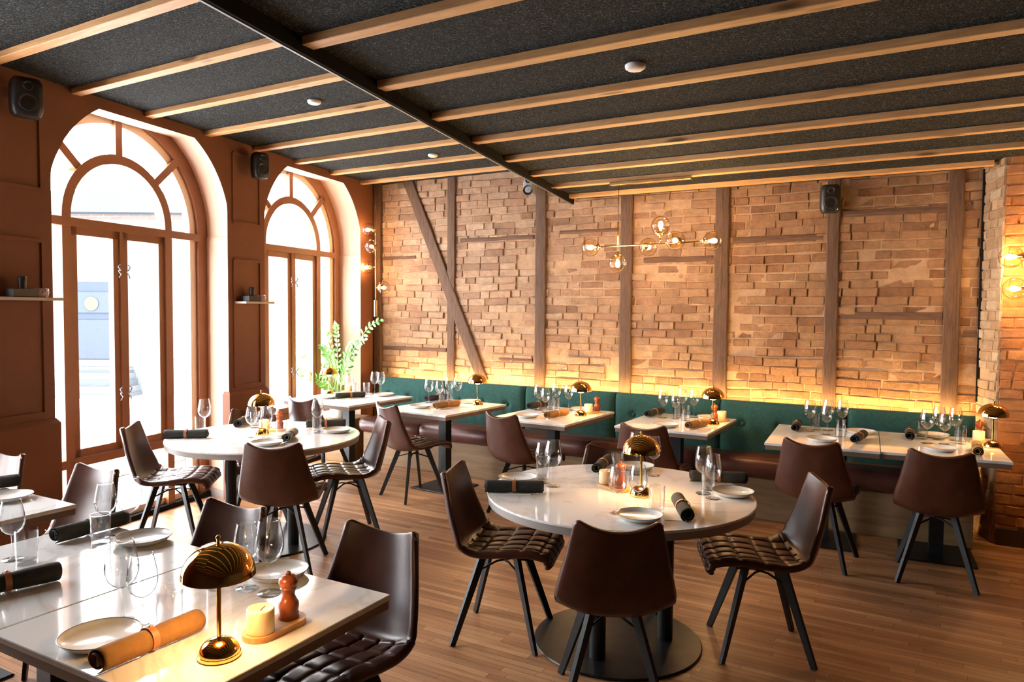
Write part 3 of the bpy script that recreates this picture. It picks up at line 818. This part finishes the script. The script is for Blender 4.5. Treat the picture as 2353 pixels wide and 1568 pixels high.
# ------------------------------------------------------------------ tables
def round_table(x, y, r, rot, label):
    t = thing('round_table', label, 'table', (x, y, 0), RAD(rot), 'round marble tables')
    MB().lathe([(r-.004,.738),(r,.741),(r,.747),(r-.003,.75)], 96).obj('marble_top', M['marble'], t, auto=30)
    MB().lathe([(r-.03,.702),(r-.006,.706),(r-.004,.738)], 96).obj('under_rim', M['grey_edge'], t, auto=30)
    MB().lathe([(.41,0),(.415,.006),(.41,.012),(.0001,.014)], 64).obj('base_disc', M['dark_disc'], t, auto=30)
    for k in range(3):
        a = 2*PI*k/3; MB().lathe([(.038,.012),(.038,.702)], 24, (.24*math.cos(a), .24*math.sin(a), 0)).obj('column', M['black_metal'], t, auto=30)
round_table(-1.355, 3.384, .652, 30, 'round white marble table on three black columns, right of centre')
round_table(-4.09, 3.57, .652, 7, 'round white marble table on black columns, left, near the windows')
def square_table(x, y, rot, lx, ly, label, col=(0,0), base=True):
    t = thing('square_table', label, 'table', (x, y, 0), RAD(rot), 'square marble topped tables')
    MB().bbox((0,0,.741), (lx, ly, .018), .002).obj('marble_top', M['marble'], t)
    MB().bbox((0,0,.717), (lx-.010, ly-.010, .030), .002).obj('under_board', M['marble_edge'], t)
    MB().bbox((0,0,.693), (min(lx,.5), min(ly,.5), .018), .002).obj('bracket', M['black_metal'], t)
    MB().bbox((0,0,.348), (.085, .085, .676), .003).obj('column', M['black_metal'], t)
    MB().bbox((0,0,.006), (.45, .45, .012), .004).obj('base_plate', M['black_metal'], t)
    return t
square_table(-5.12, 5.53, -2, .90, .90, 'marble top bench table nearest the windows, in front of the plant')
square_table(-3.93, 5.52, -3, .74, .92, 'marble top bench table, second from the windows')
square_table(-2.85, 5.60, -2, .72, .93, 'marble top bench table, third from the windows')
square_table(-1.81, 5.76, 0, .73, .88, 'marble top bench table, fourth from the windows')
square_table(-.702, 5.68, 4.5, .712, .92, 'left one of two joined marble bench tables on the right')
square_table(.012, 5.737, 4.5, .712, .90, 'right one of two joined marble bench tables, beside the orange brick')
square_table(-1.853, 1.385, 1, .775, .77, 'large marble table in the foreground under the mushroom lamp')
square_table(-2.634, 1.372, 1, .775, .77, 'marble table at the lower left, joined to the foreground table')
square_table(-3.745, 1.43, 1, .76, .85, 'marble table at the far left edge by the brown pier')

# ------------------------------------------------------------------ table lamps
lamp = thing('table_lamp', 'x', 'lamp')
prof_s = []
for k in range(17):
    a = (PI/2)*k/16; prof_s.append((.092*math.cos(a)+.0001, .212+.084*math.sin(a)))
sh_in = [(max(.0001, r-.0025), z-.002) for r, z in reversed(prof_s)]
MB().lathe(prof_s + sh_in, 48, close=False).obj('lamp_shade', M['brass'], lamp, True)
mb = MB(); mb.lathe([(.004,.294),(.004,.305)], 12); mb.sphere((0,0,.310), .0065, 14, 8); mb.obj('finial', M['brass'], lamp, True)
MB().lathe([(.006,.04),(.006,.225)], 14).obj('stem', M['brass'], lamp, auto=40)
pb_ = [(.052,0),(.054,.004),(.053,.010)] + [(.051*math.cos(PI/2*k/12)+.0001, .010+.040*math.sin(PI/2*k/12)) for k in range(13)]
MB().lathe(pb_, 40).obj('base', M['brass'], lamp, auto=60)
mb = MB(); mb.lathe([(.0001,.196)] + [(.040*math.sin(PI/2*k/8), .196+.022*(1-math.cos(PI/2*k/8))) for k in range(1,9)] + [(.03,.235),(.0001,.24)], 24, close=False)
mb.obj('lamp_bulb', M['lampbulb'], lamp, True)
LP = Proto(lamp)

ZT0 = .7505
for x, y, lab in [
    (-1.584, 1.228, 'large brass mushroom lamp on the foreground table'),
    (-1.235, 3.37, 'brass mushroom lamp in the middle of the right round table'),
    (-4.139, 3.58, 'brass mushroom lamp in the middle of the left round table'),
    (-5.515, 5.655, 'small brass mushroom lamp before the plant on the window side table'),
    (-3.73, 5.76, 'brass mushroom lamp against the foot of the diagonal timber brace'),
    (-2.62, 5.66, 'brass mushroom lamp on the third bench table from the windows'),
    (-1.535, 5.79, 'brass mushroom lamp on the fourth bench table, below a timber post'),
    (.322, 5.83, 'brass mushroom lamp at the far right table end by orange brick')]:
    LP.put((x, y, ZT0), 0, lab, 'brass mushroom table lamps')

# ------------------------------------------------------------------ glassware
def wine(s, h, name='wine_glass'):
    t = thing(name, 'x', 'wine glass')
    bowl = [(.0045,.098),(.012,.101),(.024,.108),(.037,.122),(.044,.142),(.0455,.158),(.043,.182),(.038,.208),(.033,.232),(.0325,.235)]
    inn = [(r-.0013, z+.0005) for r, z in reversed(bowl)]
    k = h/.235
    sc = lambda P: [(max(.0001, r*s), z*k) for r, z in P]
    MB().lathe(sc(bowl+inn), 32, close=False).obj('bowl', M['glass'], t, True)
    MB().lathe(sc([(.010,.005),(.005,.012),(.0038,.03),(.0036,.07),(.0045,.098)]), 14, close=False).obj('stem', M['glass'], t, True)
    MB().lathe(sc([(.0001,.0),(.037,.0),(.038,.001),(.037,.002),(.018,.004),(.010,.005)]), 32, close=False).obj('foot', M['glass'], t, True)
    return Proto(t)
WL = wine(1.0, .235); WS = wine(.90, .212)
def tumbler():
    n = 40; mb = MB(); P = []; f = []; H = .122
    rows = 26
    for k in range(rows+1):
        z = H*k/rows
        for i in range(n*2):
            a = 2*PI*i/(n*2); r = .0335+.0025*z/H
            zz = z/H
            if zz < .30: d = .0012*abs(math.sin(a*12+zz*40))+.0012*abs(math.sin(a*12-zz*40))
            elif zz < .72: d = .0024*max(0, math.cos(a*8+ (zz-.3)*3))**3*(1-(zz-.3)/.42)+.0014*max(0, math.cos(a*8-(zz-.3)*6))**3
            else: d = 0
            P.append(((r-d)*math.cos(a), (r-d)*math.sin(a), z))
    m_ = n*2
    for k in range(rows):
        for i in range(m_): j = (i+1) % m_; f.append((k*m_+i, k*m_+j, (k+1)*m_+j, (k+1)*m_+i))
    f.append(tuple(range(m_-1,-1,-1)))
    mb.add(P, f)
    mb.lathe([(.0358,H),(.0338,H),(.032,.016),(.0001,.014)], 48, close=False)
    o = mb.obj('tumbler', M['cutglass'], None, auto=50); tag(o, 'x', 'tumbler'); return Proto(o)
TU = tumbler()
def plate():
    p = thing('plate', 'x', 'plate')
    MB().lathe([(.0001,.003),(.065,.003),(.07,.0),(.072,.003),(.088,.008),(.1,.022),(.102,.0235),(.1,.0245),(.095,.020),(.086,.010),(.0001,.008)], 56, close=False).obj('dish', M['plate'], p, True)
    MB().lathe([(.1005,.0225),(.1025,.0235),(.1005,.025),(.0985,.0238),(.1005,.0225)], 56, close=False).obj('rim', M['plate_rim'], p, True)
    return Proto(p)
PLT = plate()
def napkin(m_, L=.285):
    t = thing('napkin_roll', 'x', 'napkin')
    mb = MB(); P = []; f = []; turns = 2.4; na = 72; nl = 18
    for i in range(nl+1):
        x = -L/2+L*i/nl
        for k in range(na):
            th = 2*PI*turns*k/(na-1) - 2*PI*turns - 1.9; r = .011+.0215*k/(na-1) + .0012*noise.noise(Vector((x*30, th*.8, 3)))
            pinch = 1-.10*math.exp(-(x/.03)**2)
            xe = x + (.004*math.sin(th*1.3) if i in (0, nl) else 0)
            P.append((xe, r*pinch*math.cos(th), .0315+r*pinch*math.sin(th)*.94))
    for i in range(nl):
        for k in range(na-1): f.append((i*na+k, (i+1)*na+k, (i+1)*na+k+1, i*na+k+1))
    mb.add(P, f); o = mb.obj('cloth', m_, t, True)
    md = o.modifiers.new('thickness', 'SOLIDIFY'); md.thickness = .003; md.offset = 0
    mb = MB(); ring = [(.0305*math.cos(a), .0315+.0292*math.sin(a)) for a in [2*PI*k/24 for k in range(24)]]
    P = []; f = []
    for k, (y, z) in enumerate(ring):
        for x, e in ((-.009,1.0),(-.009,1.07),(.009,1.07),(.009,1.0)): P.append((x, y*e, .0315+(z-.0315)*e))
    for k in range(24):
        j = (k+1) % 24
        for i in range(4): q = (i+1) % 4; f.append((k*4+i, k*4+q, j*4+q, j*4+i))
    mb.add(P, f); st = mb.obj('strap', M['strap'], t, auto=40)
    MB().sphere((0, .0, .0630), .004, 10, 6).obj('rivet', M['brass'], st, True)
    return Proto(t)
ND, NT, NG = napkin(M['nap_dark']), napkin(M['nap_tan']), napkin(M['nap_grey'], .24)
def mill():
    t = thing('pepper_mill', 'x', 'pepper mill')
    MB().lathe([(.0001,0.0000),(.029,0.0000),(.030,0.0038),(.0265,0.0095),(.029,0.0143),(.0265,0.0191),(.0275,0.0229),(.029,0.0325),(.0285,0.0430),(.022,0.0554),(.0175,0.0649),(.0185,0.0745),(.021,0.0821),(.0235,0.0859)], 32, close=False).obj('body', M['mill'], t, True)
    MB().lathe([(.0235,0.0859),(.020,0.0888),(.024,0.0936),(.0275,0.1031),(.026,0.1136),(.018,0.1213),(.007,0.1241)], 32, close=False).obj('head', M['mill'], t, True)
    MB().lathe([(.005,0.1232),(.0075,0.1280),(.006,0.1327),(.0001,0.1347)], 16, close=False).obj('top_knob', M['mill'], t, True)
    return Proto(t)
ML = mill()
def candle():
    t = thing('candle', 'x', 'candle')
    MB().lathe([(.0001,0),(.036,0),(.037,.004),(.037,.062),(.035,.066),(.031,.064),(.012,.058),(.0001,.058)], 32, close=False).obj('wax', M['candle'], t, True)
    MB().tube([(0,0,.056),(.003,0,.062),(.012,.004,.070)], .0014, 6).obj('wick', M['wick'], t, True)
    return Proto(t)
CA = candle()
mb = MB(); L_, r_ = .052, .047
pol = [(L_+r_*math.cos(a), r_*math.sin(a)) for a in [-PI/2+PI*k/14 for k in range(15)]] + [(-L_+r_*math.cos(a), r_*math.sin(a)) for a in [PI/2+PI*k/14 for k in range(15)]]
mb.prism(pol, 0, .016); o = mb.obj('serving_board', M['wood_tray'], None, auto=30); tag(o, 'x', 'serving board'); TR = Proto(o)
strip = tag(MB().bbox((0,0,.0006), (.21,.075,.0012), .0003).obj('paper_strip', M['paper']), 'x', 'paper'); PS = Proto(strip)

TB = {
 'fg': 'the foreground table', 'fl': 'the lower left table', 'lt': 'the table at the left photo edge', 'r1': 'the right round table', 'r2': 'the left round table',
 'b1': 'the bench table nearest the windows', 'b2': 'the second bench table from the left', 'b3': 'the third bench table from the left',
 'b4': 'the fourth bench table from the left', 'b5': 'the left joined bench table', 'b6': 'the rightmost bench table'}
K = {'W': (WL, 'large wine glass'), 'w': (WS, 'small wine glass'), 'T': (TU, 'cut glass tumbler'), 'P': (PLT, 'pale stoneware plate'),
     'D': (ND, 'charcoal rolled napkin'), 'N': (NT, 'olive rolled napkin'), 'G': (NG, 'grey rolled napkin'),
     'M': (ML, 'turned red brown pepper mill'), 'C': (CA, 'cream candle'), 'B': (TR, 'oval wooden board'), 'S': (PS, 'white paper strip')}
GR = {'W': 'wine glasses', 'w': 'wine glasses', 'T': 'tumblers', 'P': 'plates', 'D': 'rolled napkins', 'N': 'rolled napkins', 'G': 'rolled napkins', 'M': 'pepper mills', 'C': 'candles', 'B': 'serving boards', 'S': 'paper strips'}
def put(kind, tb, x, y, phrase, a=0, dz=0):
    pr_, nm = K[kind]
    return pr_.put((x, y, ZT0+dz), RAD(a), '%s %s %s' % (nm, phrase, TB[tb]), '%s on %s' % (GR[kind], TB[tb]))
DZ = .0165
# foreground
put('B','fg',-1.583,1.410,'nearest us, on the right of',90)
put('C','fg',-1.579,1.357,'beside the big pepper mill on',20,DZ); put('M','fg',-1.585,1.462,'beside the candle on',0,DZ)
put('P','fg',-1.925,1.118,'nearest us, lower left of'); put('N','fg',-1.765,1.155,'lit by the lamp at the front of',90)
put('W','fg',-1.993,1.222,'left of the front pair on'); put('w','fg',-1.902,1.225,'right of the front pair on'); put('T','fg',-1.820,1.25,'beside the front wine glasses on')
put('W','fg',-1.802,1.585,'standing right behind the lamp on'); put('w','fg',-1.895,1.575,'partly behind the lamp shade on'); put('T','fg',-1.978,1.53,'hidden behind the lamp shade on')
put('P','fg',-1.900,1.705,'at the back right of')
put('T','fl',-2.70,1.575,'standing before two wine glasses at the back of'); put('w','fl',-2.79,1.650,'left of the back pair on'); put('W','fl',-2.705,1.695,'right of the back pair on')
put('P','fl',-2.615,1.69,'at the back of') ; put('D','fl',-2.885,1.645,'at the back of',92)
put('D','fl',-2.52,1.17,'at the left edge of',76); put('T','fl',-2.735,1.335,'at the left edge of'); put('w','fl',-2.82,1.33,'at the left edge of')
put('P','lt',-3.72,1.74,'on'); put('D','lt',-4.01,1.77,'on',72); put('w','lt',-3.965,1.66,'cut by the photo edge on')
# right round table
put('B','r1',-1.40,3.425,'at the centre of',-28); put('C','r1',-1.452,3.455,'beside the lamp on',0,DZ); put('M','r1',-1.352,3.40,'beside the lamp on',0,DZ)
put('w','r1',-1.215,3.02,'left of the front pair on'); put('w','r1',-1.145,3.09,'right of the front pair on'); put('T','r1',-1.065,3.11,'beside the front wine glasses on')
put('P','r1',-1.099,2.985,'before the front chair on'); put('D','r1',-.965,3.17,'pointing at us at the front of',-64); put('S','r1',-1.01,3.13,'under the front napkin on',-64)
put('W','r1',-.985,3.57,'left of the right hand pair on'); put('w','r1',-.92,3.50,'right of the right hand pair on'); put('T','r1',-.985,3.66,'behind the right hand wine glasses on')
put('P','r1',-.855,3.62,'at the right edge of'); put('D','r1',-.985,3.845,'behind the right hand glasses on',22)
put('D','r1',-1.79,3.10,'at the left edge of',28); put('S','r1',-1.80,3.07,'under the left napkin on',28); put('P','r1',-1.90,3.33,'behind the left napkin on')
put('W','r1',-1.685,3.315,'right of the left hand pair on'); put('w','r1',-1.765,3.355,'left of the left hand pair on'); put('T','r1',-1.805,3.43,'beside the left hand wine glasses on')
put('P','r1',-1.47,3.93,'at the far side of'); put('D','r1',-1.63,3.82,'pointing at us on the far side of',100)
put('T','r1',-1.505,3.74,'beside the far napkin on'); put('W','r1',-1.42,3.80,'left of the lamp shade on'); put('w','r1',-1.33,3.825,'right of the lamp shade on')
# left round table
put('B','r2',-4.19,3.72,'at the centre of',40); put('C','r2',-4.24,3.69,'beside the lamp on',0,DZ); put('M','r2',-4.16,3.76,'beside the lamp on',0,DZ)
put('D','r2',-4.45,3.20,'at the left edge of',38); put('S','r2',-4.46,3.17,'under the left napkin on',38)
put('W','r2',-4.585,3.45,'at the left side of'); put('T','r2',-4.60,3.49,'in front of the left wine glass on') if False else put('T','r2',-4.54,3.38,'in front of the left wine glass on')
put('w','r2',-4.10,3.46,'left of the front pair on'); put('w','r2',-4.02,3.52,'right of the front pair on'); put('T','r2',-3.90,3.54,'right of the front pair on')
put('W','r2',-4.30,3.83,'behind the lamp on'); put('T','r2',-4.42,3.76,'behind the lamp on')
put('P','r2',-3.80,3.33,'before the front chair on'); put('G','r2',-3.82,3.55,'lying at the front right of',-56)
put('P','r2',-3.77,3.95,'at the right edge of'); put('W','r2',-3.905,3.89,'of the right hand pair on'); put('T','r2',-3.86,3.84,'beside the right hand wine glass on')
put('D','r2',-3.99,4.06,'at the far right of',42); put('D','r2',-4.60,3.80,'at the far left of',-55)
# bench tables
put('P','b1',-5.28,5.40,'at the front of'); put('D','b1',-5.09,5.52,'at the front of',60); put('w','b1',-5.40,5.71,'left of the near pair on'); put('w','b1',-5.315,5.75,'right of the near pair on')
put('T','b1',-5.28,5.80,'left one of the two on'); put('T','b1',-5.19,5.87,'right one of the two on'); put('W','b1',-5.13,5.93,'left of the far pair on'); put('W','b1',-5.035,5.92,'right of the far pair on')
put('P','b1',-4.94,5.86,'at the bench side of'); put('B','b1',-5.43,5.88,'behind the lamp on',10); put('C','b1',-5.45,5.88,'behind the lamp on',0,DZ)
def bench_set(tb, wg, tu, pl, plf, np_, npa, nps, npsa, kind='N'):
    names = ['left of the near pair on', 'right of the near pair on', 'left of the far pair on', 'right of the far pair on']
    for k, (x, y) in enumerate(wg): put('Ww'[k % 2] if k < 2 else 'W', tb, x, y, names[k])
    for (x, y), nm in zip(tu, ('at the front of', 'at the bench side of')): put('T', tb, x, y, nm)
    put('P', tb, *pl, 'at the front of'); put('P', tb, *plf, 'at the bench side of')
    put(kind, tb, *np_, 'at the front of', npa); put('D', tb, *nps, 'on the bench side of', npsa)
bench_set('b2', [(-4.215,5.655),(-4.125,5.70),(-4.15,5.90),(-4.05,5.90)], [(-4.07,5.79),(-4.165,5.795)], (-4.07,5.33), (-3.89,5.88), (-3.87,5.46), 78, (-4.262,5.85), 80, 'N')
bench_set('b3', [(-3.085,5.77),(-2.97,5.68),(-3.01,5.97),(-2.86,5.92)], [(-2.92,5.79),(-3.02,5.87)], (-2.97,5.35), (-2.75,5.97), (-2.76,5.48), 82, (-3.165,5.91), 84, 'N')
bench_set('b4', [(-1.99,5.93),(-1.885,5.94),(-1.885,6.13),(-1.775,6.10)], [(-1.78,5.88),(-1.90,6.03)], (-1.82,5.50), (-1.64,6.08), (-1.60,5.59), 78, (-2.09,6.01), 85, 'N')
bench_set('b5', [(-.83,5.88),(-.70,5.78),(-.715,5.99),(-.62,6.02)], [(-.60,5.73),(-.80,5.97)], (-.69,5.47), (-.49,5.98), (-.47,5.62), 84, (-.93,5.92), 95, 'D')
bench_set('b6', [(-.06,5.77),(.045,5.80),(.01,5.99),(.11,6.00)], [(.14,5.87),(-.09,5.95)], (.02,5.52), (-.02,6.10), (.225,5.55), 90, (-.17,5.98), 92, 'N')
put('B','b3',-2.60,5.86,'behind the lamp on',70); put('C','b3',-2.62,5.82,'behind the lamp on',0,DZ); put('M','b3',-2.58,5.91,'behind the lamp on',0,DZ)
put('B','b4',-1.535,5.97,'behind the lamp on',65); put('C','b4',-1.52,6.01,'behind the lamp on',0,DZ); put('M','b4',-1.56,5.93,'behind the lamp on',0,DZ)
put('B','b6',.25,6.03,'behind the lamp on',85); put('C','b6',.25,5.99,'behind the lamp on',0,DZ); put('M','b6',.255,6.08,'behind the lamp on',0,DZ)

# ------------------------------------------------------------------ pendant lights
def globe(parent, c, axis, r=.075, bm_='bulb'):
    c = Vector(c); ax = Vector(axis).normalized()
    g = MB().sphere((0,0,0), r, 32, 18); g.v = [(x+c.x, y+c.y, z+c.z) for x, y, z in g.v]
    go = g.obj('globe_shade', M['smoke'], parent, True)
    q = Vector((0,0,1)).rotation_difference(ax).to_matrix()
    b = MB().lathe([(.0001,-.032),(.012,-.029),(.0185,-.014),(.018,.002),(.010,.022),(.008,.034)], 16, close=False)
    b.v = [tuple(q @ Vector(p) + c + ax*.0) for p in b.v]; b.obj('bulb', M[bm_], go, True)
    k = MB().lathe([(.010,.030),(.016,.032),(.020,.055),(.030,.066),(.024,.078),(.007,.080),(.006,.10)], 20, close=True)
    k.v = [tuple(q @ Vector(p) + c) for p in k.v]; k.obj('socket_cup', M['brass_soft'], go, True)
YP = 5.70
ch = thing('pendant_lamp', 'brass rod pendant with six glass globes hanging before the brick wall', 'pendant lamp', (-2.05, YP, 2.70))
def local(o, pts): return pts
def cpart(name, mb, m_, smooth=False, parent=ch):
    ox, oy, oz = parent.location
    mb.v = [(x-ox, y-oy, z-oz) for x, y, z in mb.v]; return mb.obj(name, m_, parent, smooth)
zr = 2.182
cpart('rod', MB().tube([(-2.49,YP,zr-.006),(-1.60,YP,zr+.006)], .006, 10), M['brass_soft'], True)
cpart('drop_rod', MB().tube([(-2.318,YP,2.38),(-2.318,YP,2.10)], .006, 10), M['brass_soft'], True)
cpart('wire', MB().tube([(-2.318,YP,2.70),(-2.318,YP,2.38)], .0025, 8), M['cable'], True)
cpart('ceiling_bar', MB().bbox((-2.05,YP,2.690), (.68,.05,.026), .003), M['brass_soft'])
def cglobe(c, ax, armto=None, parent=ch, bm_='bulb'):
    o = Vector(parent.location); globe(parent, Vector(c)-o, ax, bm_=bm_)
    if armto is not None:
        cpart('arm', MB().tube([Vector(c)+Vector(ax)*.09, armto], .005, 8), M['brass_soft'], True, parent)
cglobe((-2.565,YP,2.177), (1,0,0), (-2.45,YP,2.178))
cglobe((-1.535,YP,2.190), (-1,0,0), (-1.64,YP,2.189))
cglobe((-2.318,YP,2.035), (0,0,1), (-2.318,YP,2.12))
cglobe((-1.955,YP,2.330), (0,0,-1), (-1.955,YP,2.185))
cglobe((-2.10,YP+.12,2.172), (0,-1,0), (-2.10,YP,2.178))
cglobe((-1.80,YP-.10,2.195), (0,1,0), (-1.80,YP,2.190))
def vertical_lamp(x, y, z0, z1, gl, label, top):
    v = thing('wall_lamp', label, 'lamp', (x, y, z0))
    cpart('rod', MB().tube([(x,y,z0),(x,y,z1)], .006, 10), M['brass_soft'], True, v)
    cpart('canister', MB().lathe([(.02,z0-.14),(.02,z0+.04)], 20, (x,y,0)), M['brass_soft'], False, v)
    cpart('wire', MB().tube([(x,y,z1),(x,y,top)], .002, 6), M['cable'], True, v)
    for (dx, dy, z) in gl:
        ax = Vector((-dx, -dy, 0)).normalized(); c = (x+dx, y+dy, z)
        cglobe(c, ax, (x, y, z), v, 'bulb' if x > 0 else 'dimbulb')
    return v
vertical_lamp(-5.46, 6.33, 1.70, 2.80, [(-.09,-.02,2.528),(.03,-.10,2.331),(-.15,.02,2.112),(.14,-.03,1.88)], 'vertical brass rod lamp with four glass globes in the window corner', 3.03)
vertical_lamp(.56, 6.10, 1.30, 2.42, [(-.155,0,2.035),(-.13,-.05,1.815),(.14,0,2.25),(.14,-.02,1.60)], 'globe lamp at the right photo edge on the orange brick wall', 2.70)
# black cable under the beams
tag(MB().tube([(-2.40,5.72,2.695),(-2.55,5.74,2.672),(-2.72,5.74,2.66),(-2.85,5.72,2.68),(-2.92,5.70,2.70)], .004, 6).obj('cable', M['cable'], None, True), 'black cable sagging left of the globe pendant bar', 'cable')

# ------------------------------------------------------------------ speakers, discs, shelves
def speaker(loc, rz, label, m_, w_=.14, h_=.215, d_=.125, tilt=.0):
    t = thing('speaker', label, 'speaker', loc, rz)
    # rounded body via superellipse
    mb = MB(); P = []; f = []; n = 32; rows = 14
    for k in range(rows+1):
        v = k/rows; zz = -h_/2+h_*v; e = 1-abs(2*v-1)**5; e = .80+.20*e
        for i in range(n):
            a = 2*PI*i/n; c_, s_ = math.cos(a), math.sin(a); r = (abs(c_)**4+abs(s_)**4)**-.25
            P.append((d_/2*r*c_*e, w_/2*r*s_*e, zz))
    for k in range(rows):
        for i in range(n): j = (i+1) % n; f.append((k*n+i, k*n+j, (k+1)*n+j, (k+1)*n+i))
    f += [tuple(range(n-1,-1,-1)), tuple(rows*n+i for i in range(n))]
    mb.add(P, f); b = mb.obj('cabinet', m_, t, auto=50)
    for zc, r in ((-.035, .045), (.062, .022)):
        q = MB().lathe([(r+.006,0),(r+.004,.005),(r,.002),(r*.5,-.006),(r*.28,-.004),(.0001,.0)], 28, close=False)
        q.v = [(z+d_/2+.001, x, y+zc) for x, y, z in q.v]; q.obj('driver', M['cone'], b, True)
    MB().bbox((-d_/2-.03, 0, .02), (.07,.03,.05), .003).obj('bracket', M['black_metal'], t)
    return t
def wpos(s, z, w): return tuple(W(s, z, w))
speaker(wpos(3.22, 2.88, WP-.15), RZW-.5, 'black speaker on the pier left of the nearer arched window', M['speaker'], .17, .22, .14)
speaker(wpos(5.36, 2.88, WP-.14), RZW-.5, 'black speaker on the pier between the two arched windows', M['speaker'], .14, .215, .13)
speaker((-3.54, YB-.20, 2.855), RAD(-80), 'small pale grey speaker on the brick wall by the dark ceiling step', M['speaker_grey'], .12, .14, .12)
speaker((-.80, YB-.14, 2.56), RAD(-75), 'black speaker on the timber post high on the brick wall', M['speaker'], .15, .22, .13)
MB().box((-.735, YB-.21, 2.466), (.004,.003,.004)).obj('power_light', M['green_led'], None)
bpy.data.objects['power_light'].parent = [o for o in bpy.data.objects if o.name.startswith('speaker') and 'timber post' in o.get('label','')][0]
bpy.data.objects['power_light'].matrix_parent_inverse = Matrix.LocRotScale(bpy.data.objects['power_light'].parent.location, bpy.data.objects['power_light'].parent.rotation_euler, None).inverted()
for x, y, z, lab in ((-1.198,3.12,PR,'round ceiling disc on the black board above the right round table'), (-3.753,3.719,PL,'white round ceiling disc among the left side beams'), (-4.081,5.528,PL,'round ceiling disc between the last left side beams')):
    t = thing('smoke_detector', lab, 'detector', (x, y, z))
    MB().lathe([(.0001,-.026),(.034,-.025),(.044,-.018),(.046,-.008),(.046,-.004)], 32, close=False).obj('cover', M['white_plastic'], t, True)
    MB().lathe([(.04,-.006),(.04,0)], 24).obj('mount', M['white_plastic'], t)
shelfm = mat('pale_shelf_board', (.50,.42,.36), .4)
for s0, s1, lab, k in ((3.02, 3.46, 'narrow shelf on the pier left of the nearer window', 0), (5.18, 5.56, 'narrow shelf on the pier between the windows', 1)):
    mb = MB(); mb.add([W(s0,1.685,WP),W(s1,1.685,WP),W(s1,1.685,WP-.13),W(s0,1.685,WP-.13),W(s0,1.703,WP),W(s1,1.703,WP),W(s1,1.703,WP-.13),W(s0,1.703,WP-.13)],
        [(0,1,2,3),(7,6,5,4),(0,4,5,1),(1,5,6,2),(2,6,7,3),(3,7,4,0)])
    tag(mb.obj('wall_shelf', shelfm), lab, 'shelf')
    where = 'left shelf' if k == 0 else 'shelf between the windows'
    p = W(s1-.12 if k == 0 else s1-.13, 1.7035, WP-.07)
    bo = MB().lathe([(.0001,.006),(.04,.004),(.044,0),(.048,.004),(.054,.03),(.052,.055),(.047,.058),(.046,.03),(.040,.012),(.0001,.010)], 28, close=False).obj('candle_bowl', M['bowl_lilac'], None, True, loc=p)
    tag(bo, 'pinkish textured glass bowl on the ' + where, 'bowl')
    p = W(s1-.24 if k == 0 else s1-.25, 1.7035, WP-.085)
    t = thing('candle_holder', 'dark block candle holder on the ' + where, 'candle holder', p, RZW)
    MB().bbox((0,0,.025), (.07,.16,.05), .004).obj('block', M['speaker'], t)
    MB().lathe([(.022,.05),(.024,.10),(.023,.125),(.018,.125),(.018,.06)], 24, close=False).obj('cup', M['speaker'], t, True)

# ------------------------------------------------------------------ plant on its ledge
led = MB().bbox((-5.65, 6.05, .225), (.34,.44,.45), .006, RZW).obj('plant_ledge', M['bench_wood']); tag(led, 'low wooden block carrying the potted plant in the window corner', 'plinth')
px, py = -5.68, 5.98
pl_ = thing('potted_plant', 'green feathery plant in a pale pot in the window corner', 'plant', (px, py, .4505))
MB().lathe([(.0001,0),(.092,0),(.100,.01),(.105,.20),(.108,.205),(.100,.205),(.096,.17)], 40, close=False).obj('pot', M['pot'], pl_, True)
MB().lathe([(.0001,.175),(.097,.170)], 24, close=False).obj('soil', M['soil'], pl_)
rp = random.Random(5)
# (dx, dy, height) of stem tips
tips = [(-.50,-.18,.58), (-.38,-.30,.42), (-.28,.02,.82), (-.10,-.15,.62), (.0,-.05,.86), (.12,-.22,.55), (.20,-.02,.66), (.47,.08,.90), (.30,-.18,.48), (-.20,-.28,.30), (.38,-.05,.70), (-.42,.0,.70)]
for k, (dx, dy, h_) in enumerate(tips):
    st = MB(); lf = MB(); n = 16; base = Vector((dx*.08, dy*.08, .17)); pts = []
    for i in range(n+1):
        t = i/n; pts.append(base + Vector((dx*t**1.6, dy*t**1.6, h_*(1-(1-t)**1.5))))
    st.tube(pts, [.009-.006*i/n for i in range(n+1)], 7)
    so = st.obj('stem', M['stemg'], pl_, True)
    for i in range(5, n+1):
        p = pts[i]; d = (pts[i]-pts[i-1]).normalized(); side = d.cross(Vector((.2*math.sin(k), -1, .3))).normalized()
        for sg in ((-1, 1) if i < n else (0,)):
            L_ = .085*rp.uniform(.8,1.15)*(1-.35*max(0,(i-11)/5)); wd = .017
            dr_ = (side*sg*.85 + d*.6 + Vector((0, rp.uniform(-.25,.25), 0))).normalized() if sg else d
            nn = dr_.cross(d if sg else side).normalized(); up = nn.cross(dr_)
            up = dr_.cross(Vector((rp.uniform(-.3,.3), -1, rp.uniform(-.2,.5)))).normalized()
            prof_l = [(0,.15),(.2,.75),(.45,1),(.75,.65),(1,.02)]
            nb = dr_.cross(up)
            P = []; f = []
            for t, ww in prof_l:
                q = p + dr_*L_*t - Vector((0,0,.012*t*t))
                for e, th in ((-1, .004), (0, 0), (1, .004)): P.append(q + up*wd*ww*e + nb*th*ww)
            for a in range(4):
                for b in range(2): f.append((a*3+b, (a+1)*3+b, (a+1)*3+b+1, a*3+b+1))
            lf.add(P, f)
    lf.obj('leaflets', M['leaf'], so, True)
